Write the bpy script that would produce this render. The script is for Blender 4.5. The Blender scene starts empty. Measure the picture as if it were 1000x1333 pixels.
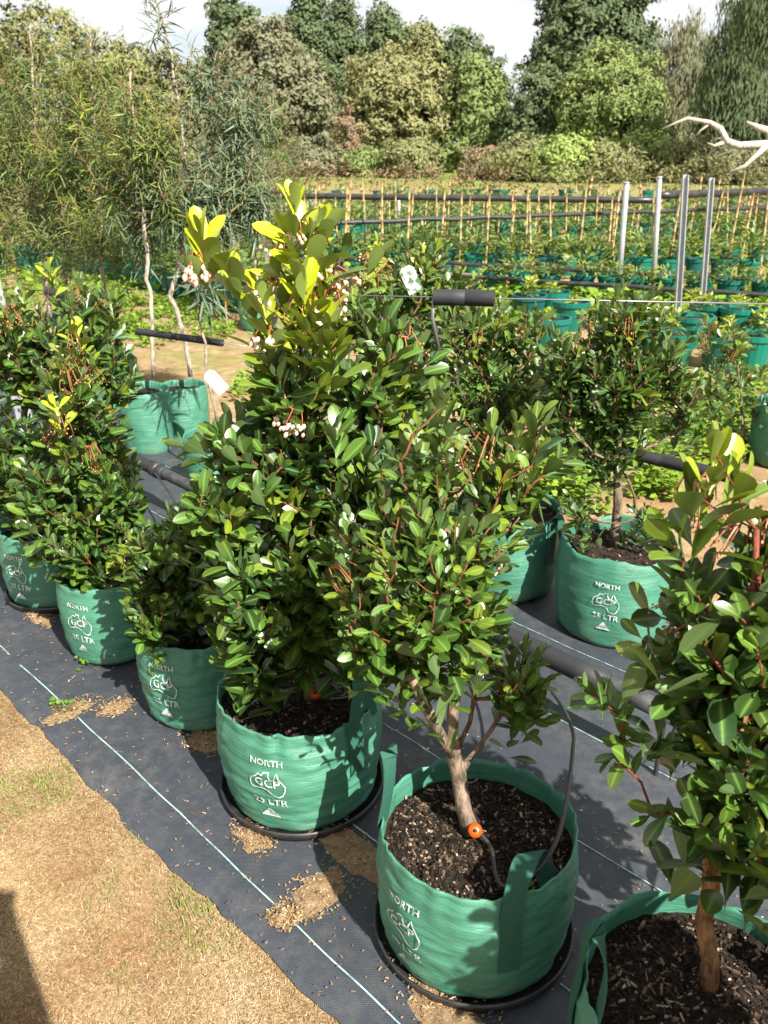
import bpy, bmesh, math, random
import numpy as np
from mathutils import Vector, Matrix, noise as mnoise

# ------------------------------------------------------------------ camera, sky, sun, exposure
random.seed(7)
rng = np.random.default_rng(7)
R = math.radians
SC = bpy.context.scene
COL = SC.collection
FPX, PITCH, CAMH = 1100.0, R(23.4), 1.45          # focal length in photo pixels (1000 x 1333), pitch down, lens height
cam_d = bpy.data.cameras.new('camera')
cam_d.sensor_fit = 'VERTICAL'; cam_d.sensor_height = 24.0
cam_d.lens = 24.0 * FPX / 1333.0
cam_d.clip_start = 0.05; cam_d.clip_end = 2000
cam = bpy.data.objects.new('camera', cam_d); COL.objects.link(cam)
cam.location = (0, 0, CAMH); cam.rotation_euler = (math.pi / 2 - PITCH, 0, 0)
SC.camera = cam
cam_d.dof.use_dof = True; cam_d.dof.focus_distance = 1.8; cam_d.dof.aperture_fstop = 5.6     # the phone lens's slight softness far away

SUN_EL, SUN_AZ = R(43), R(33)                      # sun behind the camera, 33 degrees to its right
sun_dir = Vector((math.sin(SUN_AZ) * math.cos(SUN_EL), -math.cos(SUN_AZ) * math.cos(SUN_EL), math.sin(SUN_EL)))
world = bpy.data.worlds.new('World'); SC.world = world; world.use_nodes = True
wn = world.node_tree; wn.nodes.clear()
w_out = wn.nodes.new('ShaderNodeOutputWorld'); w_bg = wn.nodes.new('ShaderNodeBackground')
sky = wn.nodes.new('ShaderNodeTexSky'); sky.sky_type = 'NISHITA'; sky.sun_disc = False
sky.sun_elevation = SUN_EL; sky.sun_rotation = math.atan2(sun_dir.x, sun_dir.y)
sky.air_density = 1.0; sky.dust_density = 1.2; sky.ozone_density = 1.5
w_tc = wn.nodes.new('ShaderNodeTexCoord'); w_map = wn.nodes.new('ShaderNodeMapping')
w_map.inputs['Scale'].default_value = (1.0, 1.0, 2.6); w_map.inputs['Location'].default_value = (0.35, 0.2, 0.15)
w_no = wn.nodes.new('ShaderNodeTexNoise'); w_no.inputs['Scale'].default_value = 2.3; w_no.inputs['Detail'].default_value = 7; w_no.inputs['Roughness'].default_value = 0.55
w_rp = wn.nodes.new('ShaderNodeValToRGB'); w_rp.color_ramp.elements[0].position = 0.32; w_rp.color_ramp.elements[1].position = 0.46
w_mx = wn.nodes.new('ShaderNodeMix'); w_mx.data_type = 'RGBA'
w_mx.inputs[7].default_value = (7.2, 7.3, 7.4, 1)
wn.links.new(w_tc.outputs['Generated'], w_map.inputs['Vector']); wn.links.new(w_map.outputs[0], w_no.inputs['Vector'])
wn.links.new(w_no.outputs['Fac'], w_rp.inputs[0]); wn.links.new(w_rp.outputs[0], w_mx.inputs[0])
wn.links.new(sky.outputs[0], w_mx.inputs[6]); wn.links.new(w_mx.outputs[2], w_bg.inputs[0])
w_bg.inputs[1].default_value = 0.05
wn.links.new(w_bg.outputs[0], w_out.inputs[0])

sun_l = bpy.data.lights.new('sun', 'SUN'); sun_l.energy = 5.0; sun_l.angle = R(0.53); sun_l.color = (1.0, 0.95, 0.87)
sun_o = bpy.data.objects.new('sun', sun_l); COL.objects.link(sun_o)
sun_o.rotation_euler = (-sun_dir).to_track_quat('-Z', 'Y').to_euler(); sun_o.location = (3, -5, 8)
SC.view_settings.view_transform = 'Standard'; SC.view_settings.look = 'None'
SC.view_settings.exposure = 1.50; SC.view_settings.gamma = 1.0; SC.view_settings.use_curve_mapping = False
SC.render.engine = 'CYCLES'; SC.cycles.use_denoising = True
SC.cycles.max_bounces = 6; SC.cycles.transparent_max_bounces = 6

# ------------------------------------------------------------------ pixel -> place helpers
def ray(x, y):
    dx, dy = x - 500.0, 666.5 - y
    return dx, FPX * math.cos(PITCH) + dy * math.sin(PITCH), -FPX * math.sin(PITCH) + dy * math.cos(PITCH)
def gp(x, y, z=0.0):                               # where the ray meets the level z
    r = ray(x, y); t = (z - CAMH) / r[2]
    return Vector((r[0] * t, r[1] * t, z))
def at(x, y, Y):                                   # where the ray meets the upright plane at depth Y
    r = ray(x, y); t = Y / r[1]
    return Vector((r[0] * t, Y, CAMH + r[2] * t))
def proj(p):
    c, s = math.cos(PITCH), math.sin(PITCH)
    d = p[1] * c - (p[2] - CAMH) * s; up = p[1] * s + (p[2] - CAMH) * c
    if d < 1e-3: return (1e6, 1e6, d)
    return (500 + FPX * p[0] / d, 666.5 - FPX * up / d, d)
RA = R(46)
NV = Vector((math.cos(RA), math.sin(RA), 0)); UV_ = Vector((-math.sin(RA), math.cos(RA), 0))    # across / along the plant rows
def rowp(n, u, z=0.0):
    p = NV * n + UV_ * u; p.z = z
    return p

# ------------------------------------------------------------------ object helpers
def tag(o, label=None, cat=None, group=None, kind=None):
    if label: o['label'] = label
    if cat: o['category'] = cat
    if group: o['group'] = group
    if kind: o['kind'] = kind
    return o
def empty(name, loc, rz=0.0):
    o = bpy.data.objects.new(name, None); COL.objects.link(o)
    o.location = loc; o.rotation_euler = (0, 0, rz); o.empty_display_size = 0.05
    return o
def obj(name, mesh, parent=None, mats=None):
    if mats:
        for m in (mats if isinstance(mats, (list, tuple)) else [mats]): mesh.materials.append(m)
    o = bpy.data.objects.new(name, mesh); COL.objects.link(o)
    if parent: o.parent = parent
    return o
def mesh_np(name, V, F, smooth=True, attrs=None, matidx=None):
    me = bpy.data.meshes.new(name)
    me.from_pydata([tuple(v) for v in V] if not isinstance(V, np.ndarray) else V.tolist(), [], F if isinstance(F, list) else F.tolist())
    if smooth: me.polygons.foreach_set('use_smooth', [True] * len(me.polygons))
    if attrs:
        for k, a in attrs.items():
            at_ = me.attributes.new(k, 'FLOAT', 'POINT'); at_.data.foreach_set('value', np.asarray(a, dtype=np.float32))
    if matidx is not None: me.polygons.foreach_set('material_index', np.asarray(matidx, dtype=np.int32))
    me.update()
    return me
def copy_tree(o, parent=None):
    c = o.copy(); COL.objects.link(c); c.parent = parent
    for ch in list(o.children): copy_tree(ch, c)
    return c
class MB:                                          # collects simple shapes into one mesh
    def __init__(s): s.V = []; s.F = []; s.A = []
    def add(s, V, F, a=0.0):
        b = len(s.V); s.V += [tuple(v) for v in V]; s.F += [[i + b for i in f] for f in F]; s.A += ([a] * len(V) if not hasattr(a, '__len__') else list(a))
    def box(s, c, size, rot=None, a=0.0):
        hx, hy, hz = size[0] / 2, size[1] / 2, size[2] / 2
        P = [Vector((x, y, z)) for x in (-hx, hx) for y in (-hy, hy) for z in (-hz, hz)]
        if rot is not None: P = [rot @ p for p in P]
        c = Vector(c)
        s.add([p + c for p in P], [[0, 1, 3, 2], [4, 6, 7, 5], [0, 4, 5, 1], [2, 3, 7, 6], [0, 2, 6, 4], [1, 5, 7, 3]], a)
    def tube(s, pts, rad, n=8, cap=True, a=None):
        pts = [Vector(p) for p in pts]; m = len(pts)
        if not hasattr(rad, '__len__'): rad = [rad] * m
        ref = Vector((0.31, 0.17, 0.93)); V = []; A = []
        for i in range(m):
            t = (pts[min(i + 1, m - 1)] - pts[max(i - 1, 0)])
            t = t.normalized() if t.length > 1e-9 else Vector((0, 0, 1))
            if abs(t.dot(ref)) > 0.97: ref = Vector((0.9, 0.3, 0.1))
            x = (ref - t * ref.dot(t)).normalized(); y = t.cross(x); ref = x
            for k in range(n):
                q = 2 * math.pi * k / n
                V.append(pts[i] + (x * math.cos(q) + y * math.sin(q)) * rad[i]); A.append(rad[i] if a is None else a)
        F = [[i * n + k, i * n + (k + 1) % n, (i + 1) * n + (k + 1) % n, (i + 1) * n + k] for i in range(m - 1) for k in range(n)]
        if cap: F += [list(range(n))[::-1], list(range((m - 1) * n, m * n))]
        s.add(V, F, A)
    def mesh(s, name, smooth=False, attr='age'):
        return mesh_np(name, s.V, s.F, smooth, {attr: s.A} if attr else None)
def nz(x, y, z=0.0): return mnoise.noise(Vector((x, y, z)))

# ------------------------------------------------------------------ materials
def mat(name, base, rough=0.6, spec=0.4):
    m = bpy.data.materials.new(name); m.use_nodes = True
    b = m.node_tree.nodes['Principled BSDF']
    b.inputs['Base Color'].default_value = (*base, 1); b.inputs['Roughness'].default_value = rough
    b.inputs['Specular IOR Level'].default_value = spec
    return m, m.node_tree, b
def N(t, typ, **kw):
    n = t.nodes.new(typ)
    for k, v in kw.items(): setattr(n, k, v)
    return n
def noise_node(t, scale, detail=4, rough=0.55, coord='Object', stretch=None):
    tc = N(t, 'ShaderNodeTexCoord'); no = N(t, 'ShaderNodeTexNoise')
    no.inputs['Scale'].default_value = scale; no.inputs['Detail'].default_value = detail; no.inputs['Roughness'].default_value = rough
    if stretch:
        mp = N(t, 'ShaderNodeMapping'); mp.inputs['Scale'].default_value = stretch
        t.links.new(tc.outputs[coord], mp.inputs[0]); t.links.new(mp.outputs[0], no.inputs['Vector'])
    else: t.links.new(tc.outputs[coord], no.inputs['Vector'])
    return no
def ramp(t, fac, stops):
    r = N(t, 'ShaderNodeValToRGB'); cr = r.color_ramp
    while len(cr.elements) < len(stops): cr.elements.new(0.5)
    for e, (p, c) in zip(cr.elements, stops): e.position = p; e.color = (*c, 1)
    t.links.new(fac, r.inputs[0]); return r
def bump(t, b, h, strength, dist=0.01):
    n = N(t, 'ShaderNodeBump'); n.inputs['Strength'].default_value = strength; n.inputs['Distance'].default_value = dist
    t.links.new(h, n.inputs['Height']); t.links.new(n.outputs[0], b.inputs['Normal']); return n
def mixc(t, f, a, b):
    m = N(t, 'ShaderNodeMix', data_type='RGBA')
    for v, i in ((f, 0), (a, 6), (b, 7)):
        if hasattr(v, 'links') or hasattr(v, 'is_linked'): t.links.new(v, m.inputs[i])
        elif i == 0: m.inputs[0].default_value = v
        else: m.inputs[i].default_value = (*v, 1)
    return m.outputs[2]
def math_(t, op, a, b=None):
    m = N(t, 'ShaderNodeMath', operation=op)
    for v, i in ((a, 0), (b, 1)):
        if v is None: continue
        if hasattr(v, 'is_linked'): t.links.new(v, m.inputs[i])
        else: m.inputs[i].default_value = v
    return m.outputs[0]

def leaf_material(name, dark, mid, young, back, rough=0.34, trans=0.18, spec=0.5, rib=0.6, trans_col=(0.30, 0.42, 0.03)):
    m, t, b = mat(name, mid, rough, spec)
    oi = N(t, 'ShaderNodeObjectInfo'); sep = N(t, 'ShaderNodeSeparateColor'); t.links.new(oi.outputs['Color'], sep.inputs[0])
    ay = N(t, 'ShaderNodeAttribute', attribute_name='young'); atn = N(t, 'ShaderNodeAttribute', attribute_name='tone'); ar = N(t, 'ShaderNodeAttribute', attribute_name='rib')
    yo = math_(t, 'ADD', sep.outputs[0], ay.outputs['Fac']); to = math_(t, 'ADD', sep.outputs[1], atn.outputs['Fac'])
    c = mixc(t, to, dark, mid)
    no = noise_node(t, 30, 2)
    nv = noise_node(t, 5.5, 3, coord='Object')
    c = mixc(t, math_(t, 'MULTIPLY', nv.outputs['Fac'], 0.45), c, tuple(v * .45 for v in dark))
    c = mixc(t, yo, c, young)
    rb = math_(t, 'MULTIPLY', math_(t, 'POWER', ar.outputs['Fac'], 7.0), rib)
    c = mixc(t, rb, c, tuple(min(1, v * 2.2 + 0.05) for v in mid))
    g = N(t, 'ShaderNodeNewGeometry')
    c2 = mixc(t, math_(t, 'MULTIPLY', g.outputs['Backfacing'], 0.75), c, back)
    t.links.new(c2, b.inputs['Base Color'])
    rr = math_(t, 'ADD', math_(t, 'MULTIPLY', no.outputs['Fac'], 0.22), rough - 0.11)
    t.links.new(math_(t, 'ADD', rr, math_(t, 'MULTIPLY', g.outputs['Backfacing'], 0.25)), b.inputs['Roughness'])
    if trans > 0:
        tr = N(t, 'ShaderNodeBsdfTranslucent')
        t.links.new(mixc(t, 0.55, c, trans_col), tr.inputs[0])
        mx = N(t, 'ShaderNodeMixShader'); mx.inputs[0].default_value = trans
        t.links.new(b.outputs[0], mx.inputs[1]); t.links.new(tr.outputs[0], mx.inputs[2])
        t.links.new(mx.outputs[0], t.nodes['Material Output'].inputs['Surface'])
    return m
M = {}
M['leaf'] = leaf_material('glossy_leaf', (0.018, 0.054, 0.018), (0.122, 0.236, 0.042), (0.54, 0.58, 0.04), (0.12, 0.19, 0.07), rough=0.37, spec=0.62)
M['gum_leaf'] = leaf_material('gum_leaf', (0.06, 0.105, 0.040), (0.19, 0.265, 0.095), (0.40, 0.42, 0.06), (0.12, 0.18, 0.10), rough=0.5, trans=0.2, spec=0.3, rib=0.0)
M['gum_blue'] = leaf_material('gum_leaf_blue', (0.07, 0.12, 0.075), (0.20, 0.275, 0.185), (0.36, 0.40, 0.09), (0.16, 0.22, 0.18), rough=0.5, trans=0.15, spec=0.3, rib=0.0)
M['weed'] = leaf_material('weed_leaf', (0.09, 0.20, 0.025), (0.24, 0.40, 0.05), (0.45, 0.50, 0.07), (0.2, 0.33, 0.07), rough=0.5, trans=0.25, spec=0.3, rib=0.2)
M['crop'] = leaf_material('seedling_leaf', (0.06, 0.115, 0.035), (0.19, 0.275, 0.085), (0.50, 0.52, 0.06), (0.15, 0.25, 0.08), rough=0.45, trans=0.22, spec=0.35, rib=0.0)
def tree_mat(n, d, m_, y): M[n] = leaf_material(n, d, m_, y, m_, rough=0.6, trans=0.12, spec=0.2, rib=0.0)
tree_mat('far_olive', (0.094, 0.114, 0.048), (0.275, 0.287, 0.128), (0.412, 0.315, 0.180))
tree_mat('far_green', (0.088, 0.122, 0.049), (0.238, 0.299, 0.112), (0.367, 0.391, 0.136))
tree_mat('far_dark', (0.051, 0.076, 0.043), (0.138, 0.180, 0.089), (0.226, 0.239, 0.117))
tree_mat('far_brown', (0.096, 0.104, 0.061), (0.233, 0.238, 0.140), (0.371, 0.286, 0.189))
tree_mat('far_red', (0.164, 0.108, 0.078), (0.369, 0.258, 0.174), (0.486, 0.291, 0.182))
tree_mat('far_lime', (0.146, 0.207, 0.060), (0.346, 0.444, 0.139), (0.505, 0.505, 0.188))

def stem_mat(name, old, new, r0, r1):
    m, t, b = mat(name, old, 0.75, 0.25)
    a = N(t, 'ShaderNodeAttribute', attribute_name='age')
    mr = N(t, 'ShaderNodeMapRange'); mr.inputs[1].default_value = r0; mr.inputs[2].default_value = r1
    t.links.new(a.outputs['Fac'], mr.inputs[0])
    no = noise_node(t, 60, 5, 0.65, stretch=(1, 1, 0.35))
    o2 = ramp(t, no.outputs['Fac'], [(0.36, tuple(v * 0.35 for v in old)), (0.5, old), (0.64, tuple(min(1, v * 1.55) for v in old))])
    t.links.new(mixc(t, mr.outputs[0], new, o2.outputs[0]), b.inputs['Base Color'])
    bump(t, b, no.outputs['Fac'], 0.9, 0.010)
    return m
M['stem'] = stem_mat('shrub_stem', (0.24, 0.18, 0.13), (0.19, 0.075, 0.040), 0.0022, 0.0055)
M['stem_red'] = stem_mat('shrub_stem_orange', (0.34, 0.185, 0.09), (0.24, 0.06, 0.045), 0.003, 0.0075)
M['pale_stem'] = stem_mat('sapling_stem', (0.42, 0.36, 0.29), (0.26, 0.15, 0.08), 0.002, 0.006)
M['bark'] = stem_mat('far_bark', (0.20, 0.165, 0.13), (0.15, 0.12, 0.09), 0.02, 0.10)
M['dead_wood'] = stem_mat('dead_wood', (0.58, 0.52, 0.45), (0.45, 0.38, 0.30), 0.01, 0.05)

m, t, b = mat('woven_bag', (0.05, 0.25, 0.14), 0.42, 0.45); M['bag'] = m
n1 = noise_node(t, 9, 5, 0.6); n2 = noise_node(t, 5, 6, 0.7, stretch=(1, 1, 9))
c = ramp(t, n1.outputs['Fac'], [(0.3, (0.068, 0.230, 0.150)), (0.7, (0.100, 0.295, 0.200))])
tc = N(t, 'ShaderNodeTexCoord'); sx = N(t, 'ShaderNodeSeparateXYZ'); t.links.new(tc.outputs['Object'], sx.inputs[0])
dn = noise_node(t, 22, 6, 0.7)
low = N(t, 'ShaderNodeMapRange'); low.inputs[1].default_value = 0.10; low.inputs[2].default_value = 0.0; low.inputs[4].default_value = 0.55
t.links.new(sx.outputs[2], low.inputs[0])
dirt = math_(t, 'MULTIPLY', low.outputs[0], ramp(t, dn.outputs['Fac'], [(0.45, (0, 0, 0)), (0.7, (1, 1, 1))]).outputs[0])
t.links.new(mixc(t, dirt, c.outputs[0], (0.22, 0.18, 0.12)), b.inputs['Base Color'])
wv1 = N(t, 'ShaderNodeTexWave', wave_type='BANDS', bands_direction='Z'); wv1.inputs['Scale'].default_value = 160
t.links.new(tc.outputs['Object'], wv1.inputs[0])
hh = math_(t, 'ADD', math_(t, 'MULTIPLY', n2.outputs['Fac'], 1.0), math_(t, 'MULTIPLY', wv1.outputs['Fac'], 0.05))
bump(t, b, hh, 0.55, 0.012)

m, t, b = mat('strap_webbing', (0.02, 0.10, 0.07), 0.7, 0.3); M['strap'] = m
tc = N(t, 'ShaderNodeTexCoord')
wv = N(t, 'ShaderNodeTexWave', wave_type='BANDS', bands_direction='DIAGONAL'); wv.inputs['Scale'].default_value = 130; wv.inputs['Distortion'].default_value = 1.0
t.links.new(tc.outputs['Object'], wv.inputs[0])
t.links.new(ramp(t, wv.outputs['Fac'], [(0.2, (0.025, 0.085, 0.062)), (0.8, (0.05, 0.185, 0.125))]).outputs[0], b.inputs['Base Color'])
bump(t, b, wv.outputs['Fac'], 0.5, 0.003)

m, t, b = mat('white_print', (0.72, 0.78, 0.74), 0.5); M['print'] = m
pn = noise_node(t, 90, 4, 0.7)
t.links.new(ramp(t, pn.outputs['Fac'], [(0.36, (0.16, 0.38, 0.27)), (0.5, (0.72, 0.78, 0.74))]).outputs[0], b.inputs['Base Color'])

m, t, b = mat('potting_soil', (0.05, 0.035, 0.025), 0.9, 0.2); M['soil'] = m
sn = noise_node(t, 70, 6, 0.75)
t.links.new(ramp(t, sn.outputs['Fac'], [(0.35, (0.014, 0.010, 0.008)), (0.55, (0.055, 0.038, 0.027)), (0.72, (0.19, 0.13, 0.09))]).outputs[0], b.inputs['Base Color'])
bump(t, b, sn.outputs['Fac'], 1.0, 0.02)
m, t, b = mat('bark_chip', (0.1, 0.07, 0.05), 0.85, 0.2); M['chip'] = m
a = N(t, 'ShaderNodeAttribute', attribute_name='age')
t.links.new(ramp(t, a.outputs['Fac'], [(0.0, (0.012, 0.009, 0.007)), (0.5, (0.07, 0.045, 0.03)), (0.8, (0.22, 0.15, 0.10)), (1.0, (0.45, 0.37, 0.29))]).outputs[0], b.inputs['Base Color'])

M['black_plastic'], t, b = mat('black_plastic', (0.022, 0.022, 0.024), 0.42, 0.5)
pn = noise_node(t, 14, 5, 0.7); t.links.new(ramp(t, pn.outputs['Fac'], [(0.4, (0.018, 0.018, 0.020)), (0.75, (0.07, 0.066, 0.06))]).outputs[0], b.inputs['Base Color'])
M['foam'], t, b = mat('foam_sleeve', (0.028, 0.029, 0.032), 0.62, 0.4)
pn = noise_node(t, 40, 4, 0.7); bump(t, b, pn.outputs['Fac'], 0.3, 0.004)
M['pipe_grey'], t, b = mat('poly_pipe', (0.06, 0.062, 0.068), 0.5, 0.5)
pn = noise_node(t, 18, 5, 0.7); t.links.new(ramp(t, pn.outputs['Fac'], [(0.35, (0.035, 0.036, 0.040)), (0.75, (0.11, 0.11, 0.112))]).outputs[0], b.inputs['Base Color'])
M['orange'], _, _ = mat('orange_dripper', (0.52, 0.10, 0.025), 0.4)
M['galv'], t, b = mat('galvanised_steel', (0.55, 0.57, 0.58), 0.45, 0.5); b.inputs['Metallic'].default_value = 0.35
pn = noise_node(t, 25, 5, 0.7); t.links.new(ramp(t, pn.outputs['Fac'], [(0.3, (0.42, 0.44, 0.46)), (0.7, (0.68, 0.70, 0.71))]).outputs[0], b.inputs['Base Color'])
M['wire'], _, b = mat('fence_wire', (0.30, 0.31, 0.32), 0.4); b.inputs['Metallic'].default_value = 0.6
M['bamboo'], t, b = mat('bamboo', (0.42, 0.30, 0.14), 0.6)
pn = noise_node(t, 6, 4); t.links.new(ramp(t, pn.outputs['Fac'], [(0.3, (0.36, 0.23, 0.10)), (0.7, (0.58, 0.43, 0.22))]).outputs[0], b.inputs['Base Color'])
M['teal_pot'], t, b = mat('teal_pot', (0.012, 0.15, 0.105), 0.4)
oi = N(t, 'ShaderNodeObjectInfo'); t.links.new(ramp(t, oi.outputs['Random'], [(0.0, (0.010, 0.12, 0.085)), (0.6, (0.016, 0.19, 0.135)), (1.0, (0.012, 0.10, 0.10))]).outputs[0], b.inputs['Base Color'])
M['petal'], t, b = mat('petal', (0.75, 0.50, 0.40), 0.5)
a = N(t, 'ShaderNodeAttribute', attribute_name='age')
t.links.new(ramp(t, a.outputs['Fac'], [(0.0, (0.50, 0.13, 0.07)), (0.3, (0.62, 0.16, 0.10)), (0.55, (0.80, 0.45, 0.33)), (1.0, (0.86, 0.72, 0.55))]).outputs[0], b.inputs['Base Color'])
M['dry_panicle'], t, b = mat('dry_panicle', (0.55, 0.24, 0.10), 0.6)
a = N(t, 'ShaderNodeAttribute', attribute_name='age')
t.links.new(ramp(t, a.outputs['Fac'], [(0.0, (0.30, 0.11, 0.05)), (0.5, (0.46, 0.21, 0.08)), (1.0, (0.60, 0.42, 0.20))]).outputs[0], b.inputs['Base Color'])
M['tag_white'], t, b = mat('plant_tag_card', (0.72, 0.74, 0.70), 0.45)
pn = noise_node(t, 60, 2, 0.5); t.links.new(ramp(t, pn.outputs['Fac'], [(0.52, (0.74, 0.76, 0.72)), (0.58, (0.16, 0.30, 0.16))]).outputs[0], b.inputs['Base Color'])
M['tag_plain'], _, _ = mat('plant_tag_plain', (0.78, 0.77, 0.62), 0.5)

# ground: sandy soil near, pasture green far
m, t, b = mat('sandy_ground', (0.3, 0.22, 0.13), 0.95, 0.1); M['ground'] = m
g1 = noise_node(t, 0.9, 7, 0.65); g2 = noise_node(t, 11, 8, 0.75); g3 = noise_node(t, 90, 3, 0.7); g4 = noise_node(t, 3.1, 5, 0.6)
sand = ramp(t, g2.outputs['Fac'], [(0.28, (0.15, 0.095, 0.05)), (0.45, (0.33, 0.235, 0.13)), (0.62, (0.46, 0.35, 0.21)), (0.8, (0.54, 0.44, 0.29))])
red = mixc(t, ramp(t, g4.outputs['Fac'], [(0.48, (0, 0, 0)), (0.64, (0.7, 0.7, 0.7))]).outputs[0], sand.outputs[0], (0.36, 0.20, 0.11))
grn = ramp(t, g2.outputs['Fac'], [(0.3, (0.10, 0.15, 0.03)), (0.7, (0.28, 0.33, 0.09))])
gm = ramp(t, g1.outputs['Fac'], [(0.46, (0, 0, 0)), (0.60, (0.75, 0.75, 0.75))])
tc = N(t, 'ShaderNodeTexCoord'); sx = N(t, 'ShaderNodeSeparateXYZ'); t.links.new(tc.outputs['Object'], sx.inputs[0])
far = N(t, 'ShaderNodeMapRange'); far.inputs[1].default_value = 3.0; far.inputs[2].default_value = 8.0
t.links.new(sx.outputs[1], far.inputs[0])
far2 = N(t, 'ShaderNodeMapRange'); far2.inputs[1].default_value = 25.0; far2.inputs[2].default_value = 45.0
t.links.new(sx.outputs[1], far2.inputs[0])
gf = math_(t, 'MAXIMUM', math_(t, 'MULTIPLY', gm.outputs[0], far.outputs[0]), far2.outputs[0])
t.links.new(mixc(t, gf, red, grn.outputs[0]), b.inputs['Base Color'])
bump(t, b, g3.outputs['Fac'], 0.8, 0.01)
m, t, b = mat('loose_sand', (0.40, 0.29, 0.17), 0.95, 0.1); M['sand'] = m
g2 = noise_node(t, 45, 8, 0.8); t.links.new(ramp(t, g2.outputs['Fac'], [(0.3, (0.13, 0.085, 0.05)), (0.5, (0.36, 0.25, 0.15)), (0.72, (0.52, 0.40, 0.26))]).outputs[0], b.inputs['Base Color'])
bump(t, b, g2.outputs['Fac'], 1.0, 0.01)
m, t, b = mat('straw', (0.5, 0.38, 0.2), 0.8, 0.2); M['straw'] = m
a = N(t, 'ShaderNodeAttribute', attribute_name='age')
t.links.new(ramp(t, a.outputs['Fac'], [(0.0, (0.16, 0.09, 0.045)), (0.35, (0.38, 0.24, 0.12)), (0.7, (0.56, 0.43, 0.25)), (0.86, (0.68, 0.58, 0.40)), (0.87, (0.14, 0.17, 0.045)), (1.0, (0.25, 0.28, 0.085))]).outputs[0], b.inputs['Base Color'])
# weed mat
m, t, b = mat('weed_mat_fabric', (0.05, 0.055, 0.065), 0.5, 0.45); M['mat'] = m
tc = N(t, 'ShaderNodeTexCoord')
w1 = N(t, 'ShaderNodeTexWave', wave_type='BANDS', bands_direction='X'); w1.inputs['Scale'].default_value = 85
w2 = N(t, 'ShaderNodeTexWave', wave_type='BANDS', bands_direction='Y'); w2.inputs['Scale'].default_value = 85
t.links.new(tc.outputs['Object'], w1.inputs[0]); t.links.new(tc.outputs['Object'], w2.inputs[0])
d1 = noise_node(t, 2.2, 7, 0.7); d2 = noise_node(t, 26, 6, 0.75)
dust = math_(t, 'MULTIPLY', ramp(t, d1.outputs['Fac'], [(0.38, (0.1, 0.1, 0.1)), (0.72, (1, 1, 1))]).outputs[0], ramp(t, d2.outputs['Fac'], [(0.42, (0.05, 0.05, 0.05)), (0.75, (1, 1, 1))]).outputs[0])
t.links.new(mixc(t, math_(t, 'MULTIPLY', dust, 0.5), (0.042, 0.049, 0.062), (0.26, 0.235, 0.20)), b.inputs['Base Color'])
bump(t, b, math_(t, 'ADD', math_(t, 'MULTIPLY', w1.outputs['Fac'], 0.5), math_(t, 'MULTIPLY', w2.outputs['Fac'], 0.5)), 0.35, 0.002)
M['thread'], t, b = mat('mat_thread', (0.38, 0.58, 0.56), 0.6)
pn = noise_node(t, 30, 4, 0.7); t.links.new(ramp(t, pn.outputs['Fac'], [(0.35, (0.12, 0.18, 0.18)), (0.55, (0.42, 0.62, 0.60))]).outputs[0], b.inputs['Base Color'])
M['netting'], _, _ = mat('green_netting', (0.30, 0.42, 0.24), 0.8)

# ------------------------------------------------------------------ ground and weed mat
def ground_z(x, y):
    return -0.014 + 0.006 * nz(x * 2.1, y * 2.1) + 0.003 * nz(x * 9, y * 9)
gs = []
xs = np.concatenate([np.array([-900, -400, -150, -60, -25, -12, -6]), np.linspace(-3, 3, 60), np.array([6, 12, 25, 60, 150, 400, 900])])
ys = np.concatenate([np.array([-60, -20, -6, -2]), np.linspace(0, 5, 56), np.array([6, 7, 8, 10, 12, 15, 19, 25, 35, 50, 70, 120, 300, 900])])
V = [(x, y, ground_z(x, y) if (abs(x) < 4 and 0 <= y < 6) else -0.014) for y in ys for x in xs]
nx = len(xs); F = [[j * nx + i, j * nx + i + 1, (j + 1) * nx + i + 1, (j + 1) * nx + i] for j in range(len(ys) - 1) for i in range(nx - 1)]
tag(obj('ground', mesh_np('ground', V, F), None, M['ground']), 'dry sandy ground with patchy green growth', kind='structure')

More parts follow.
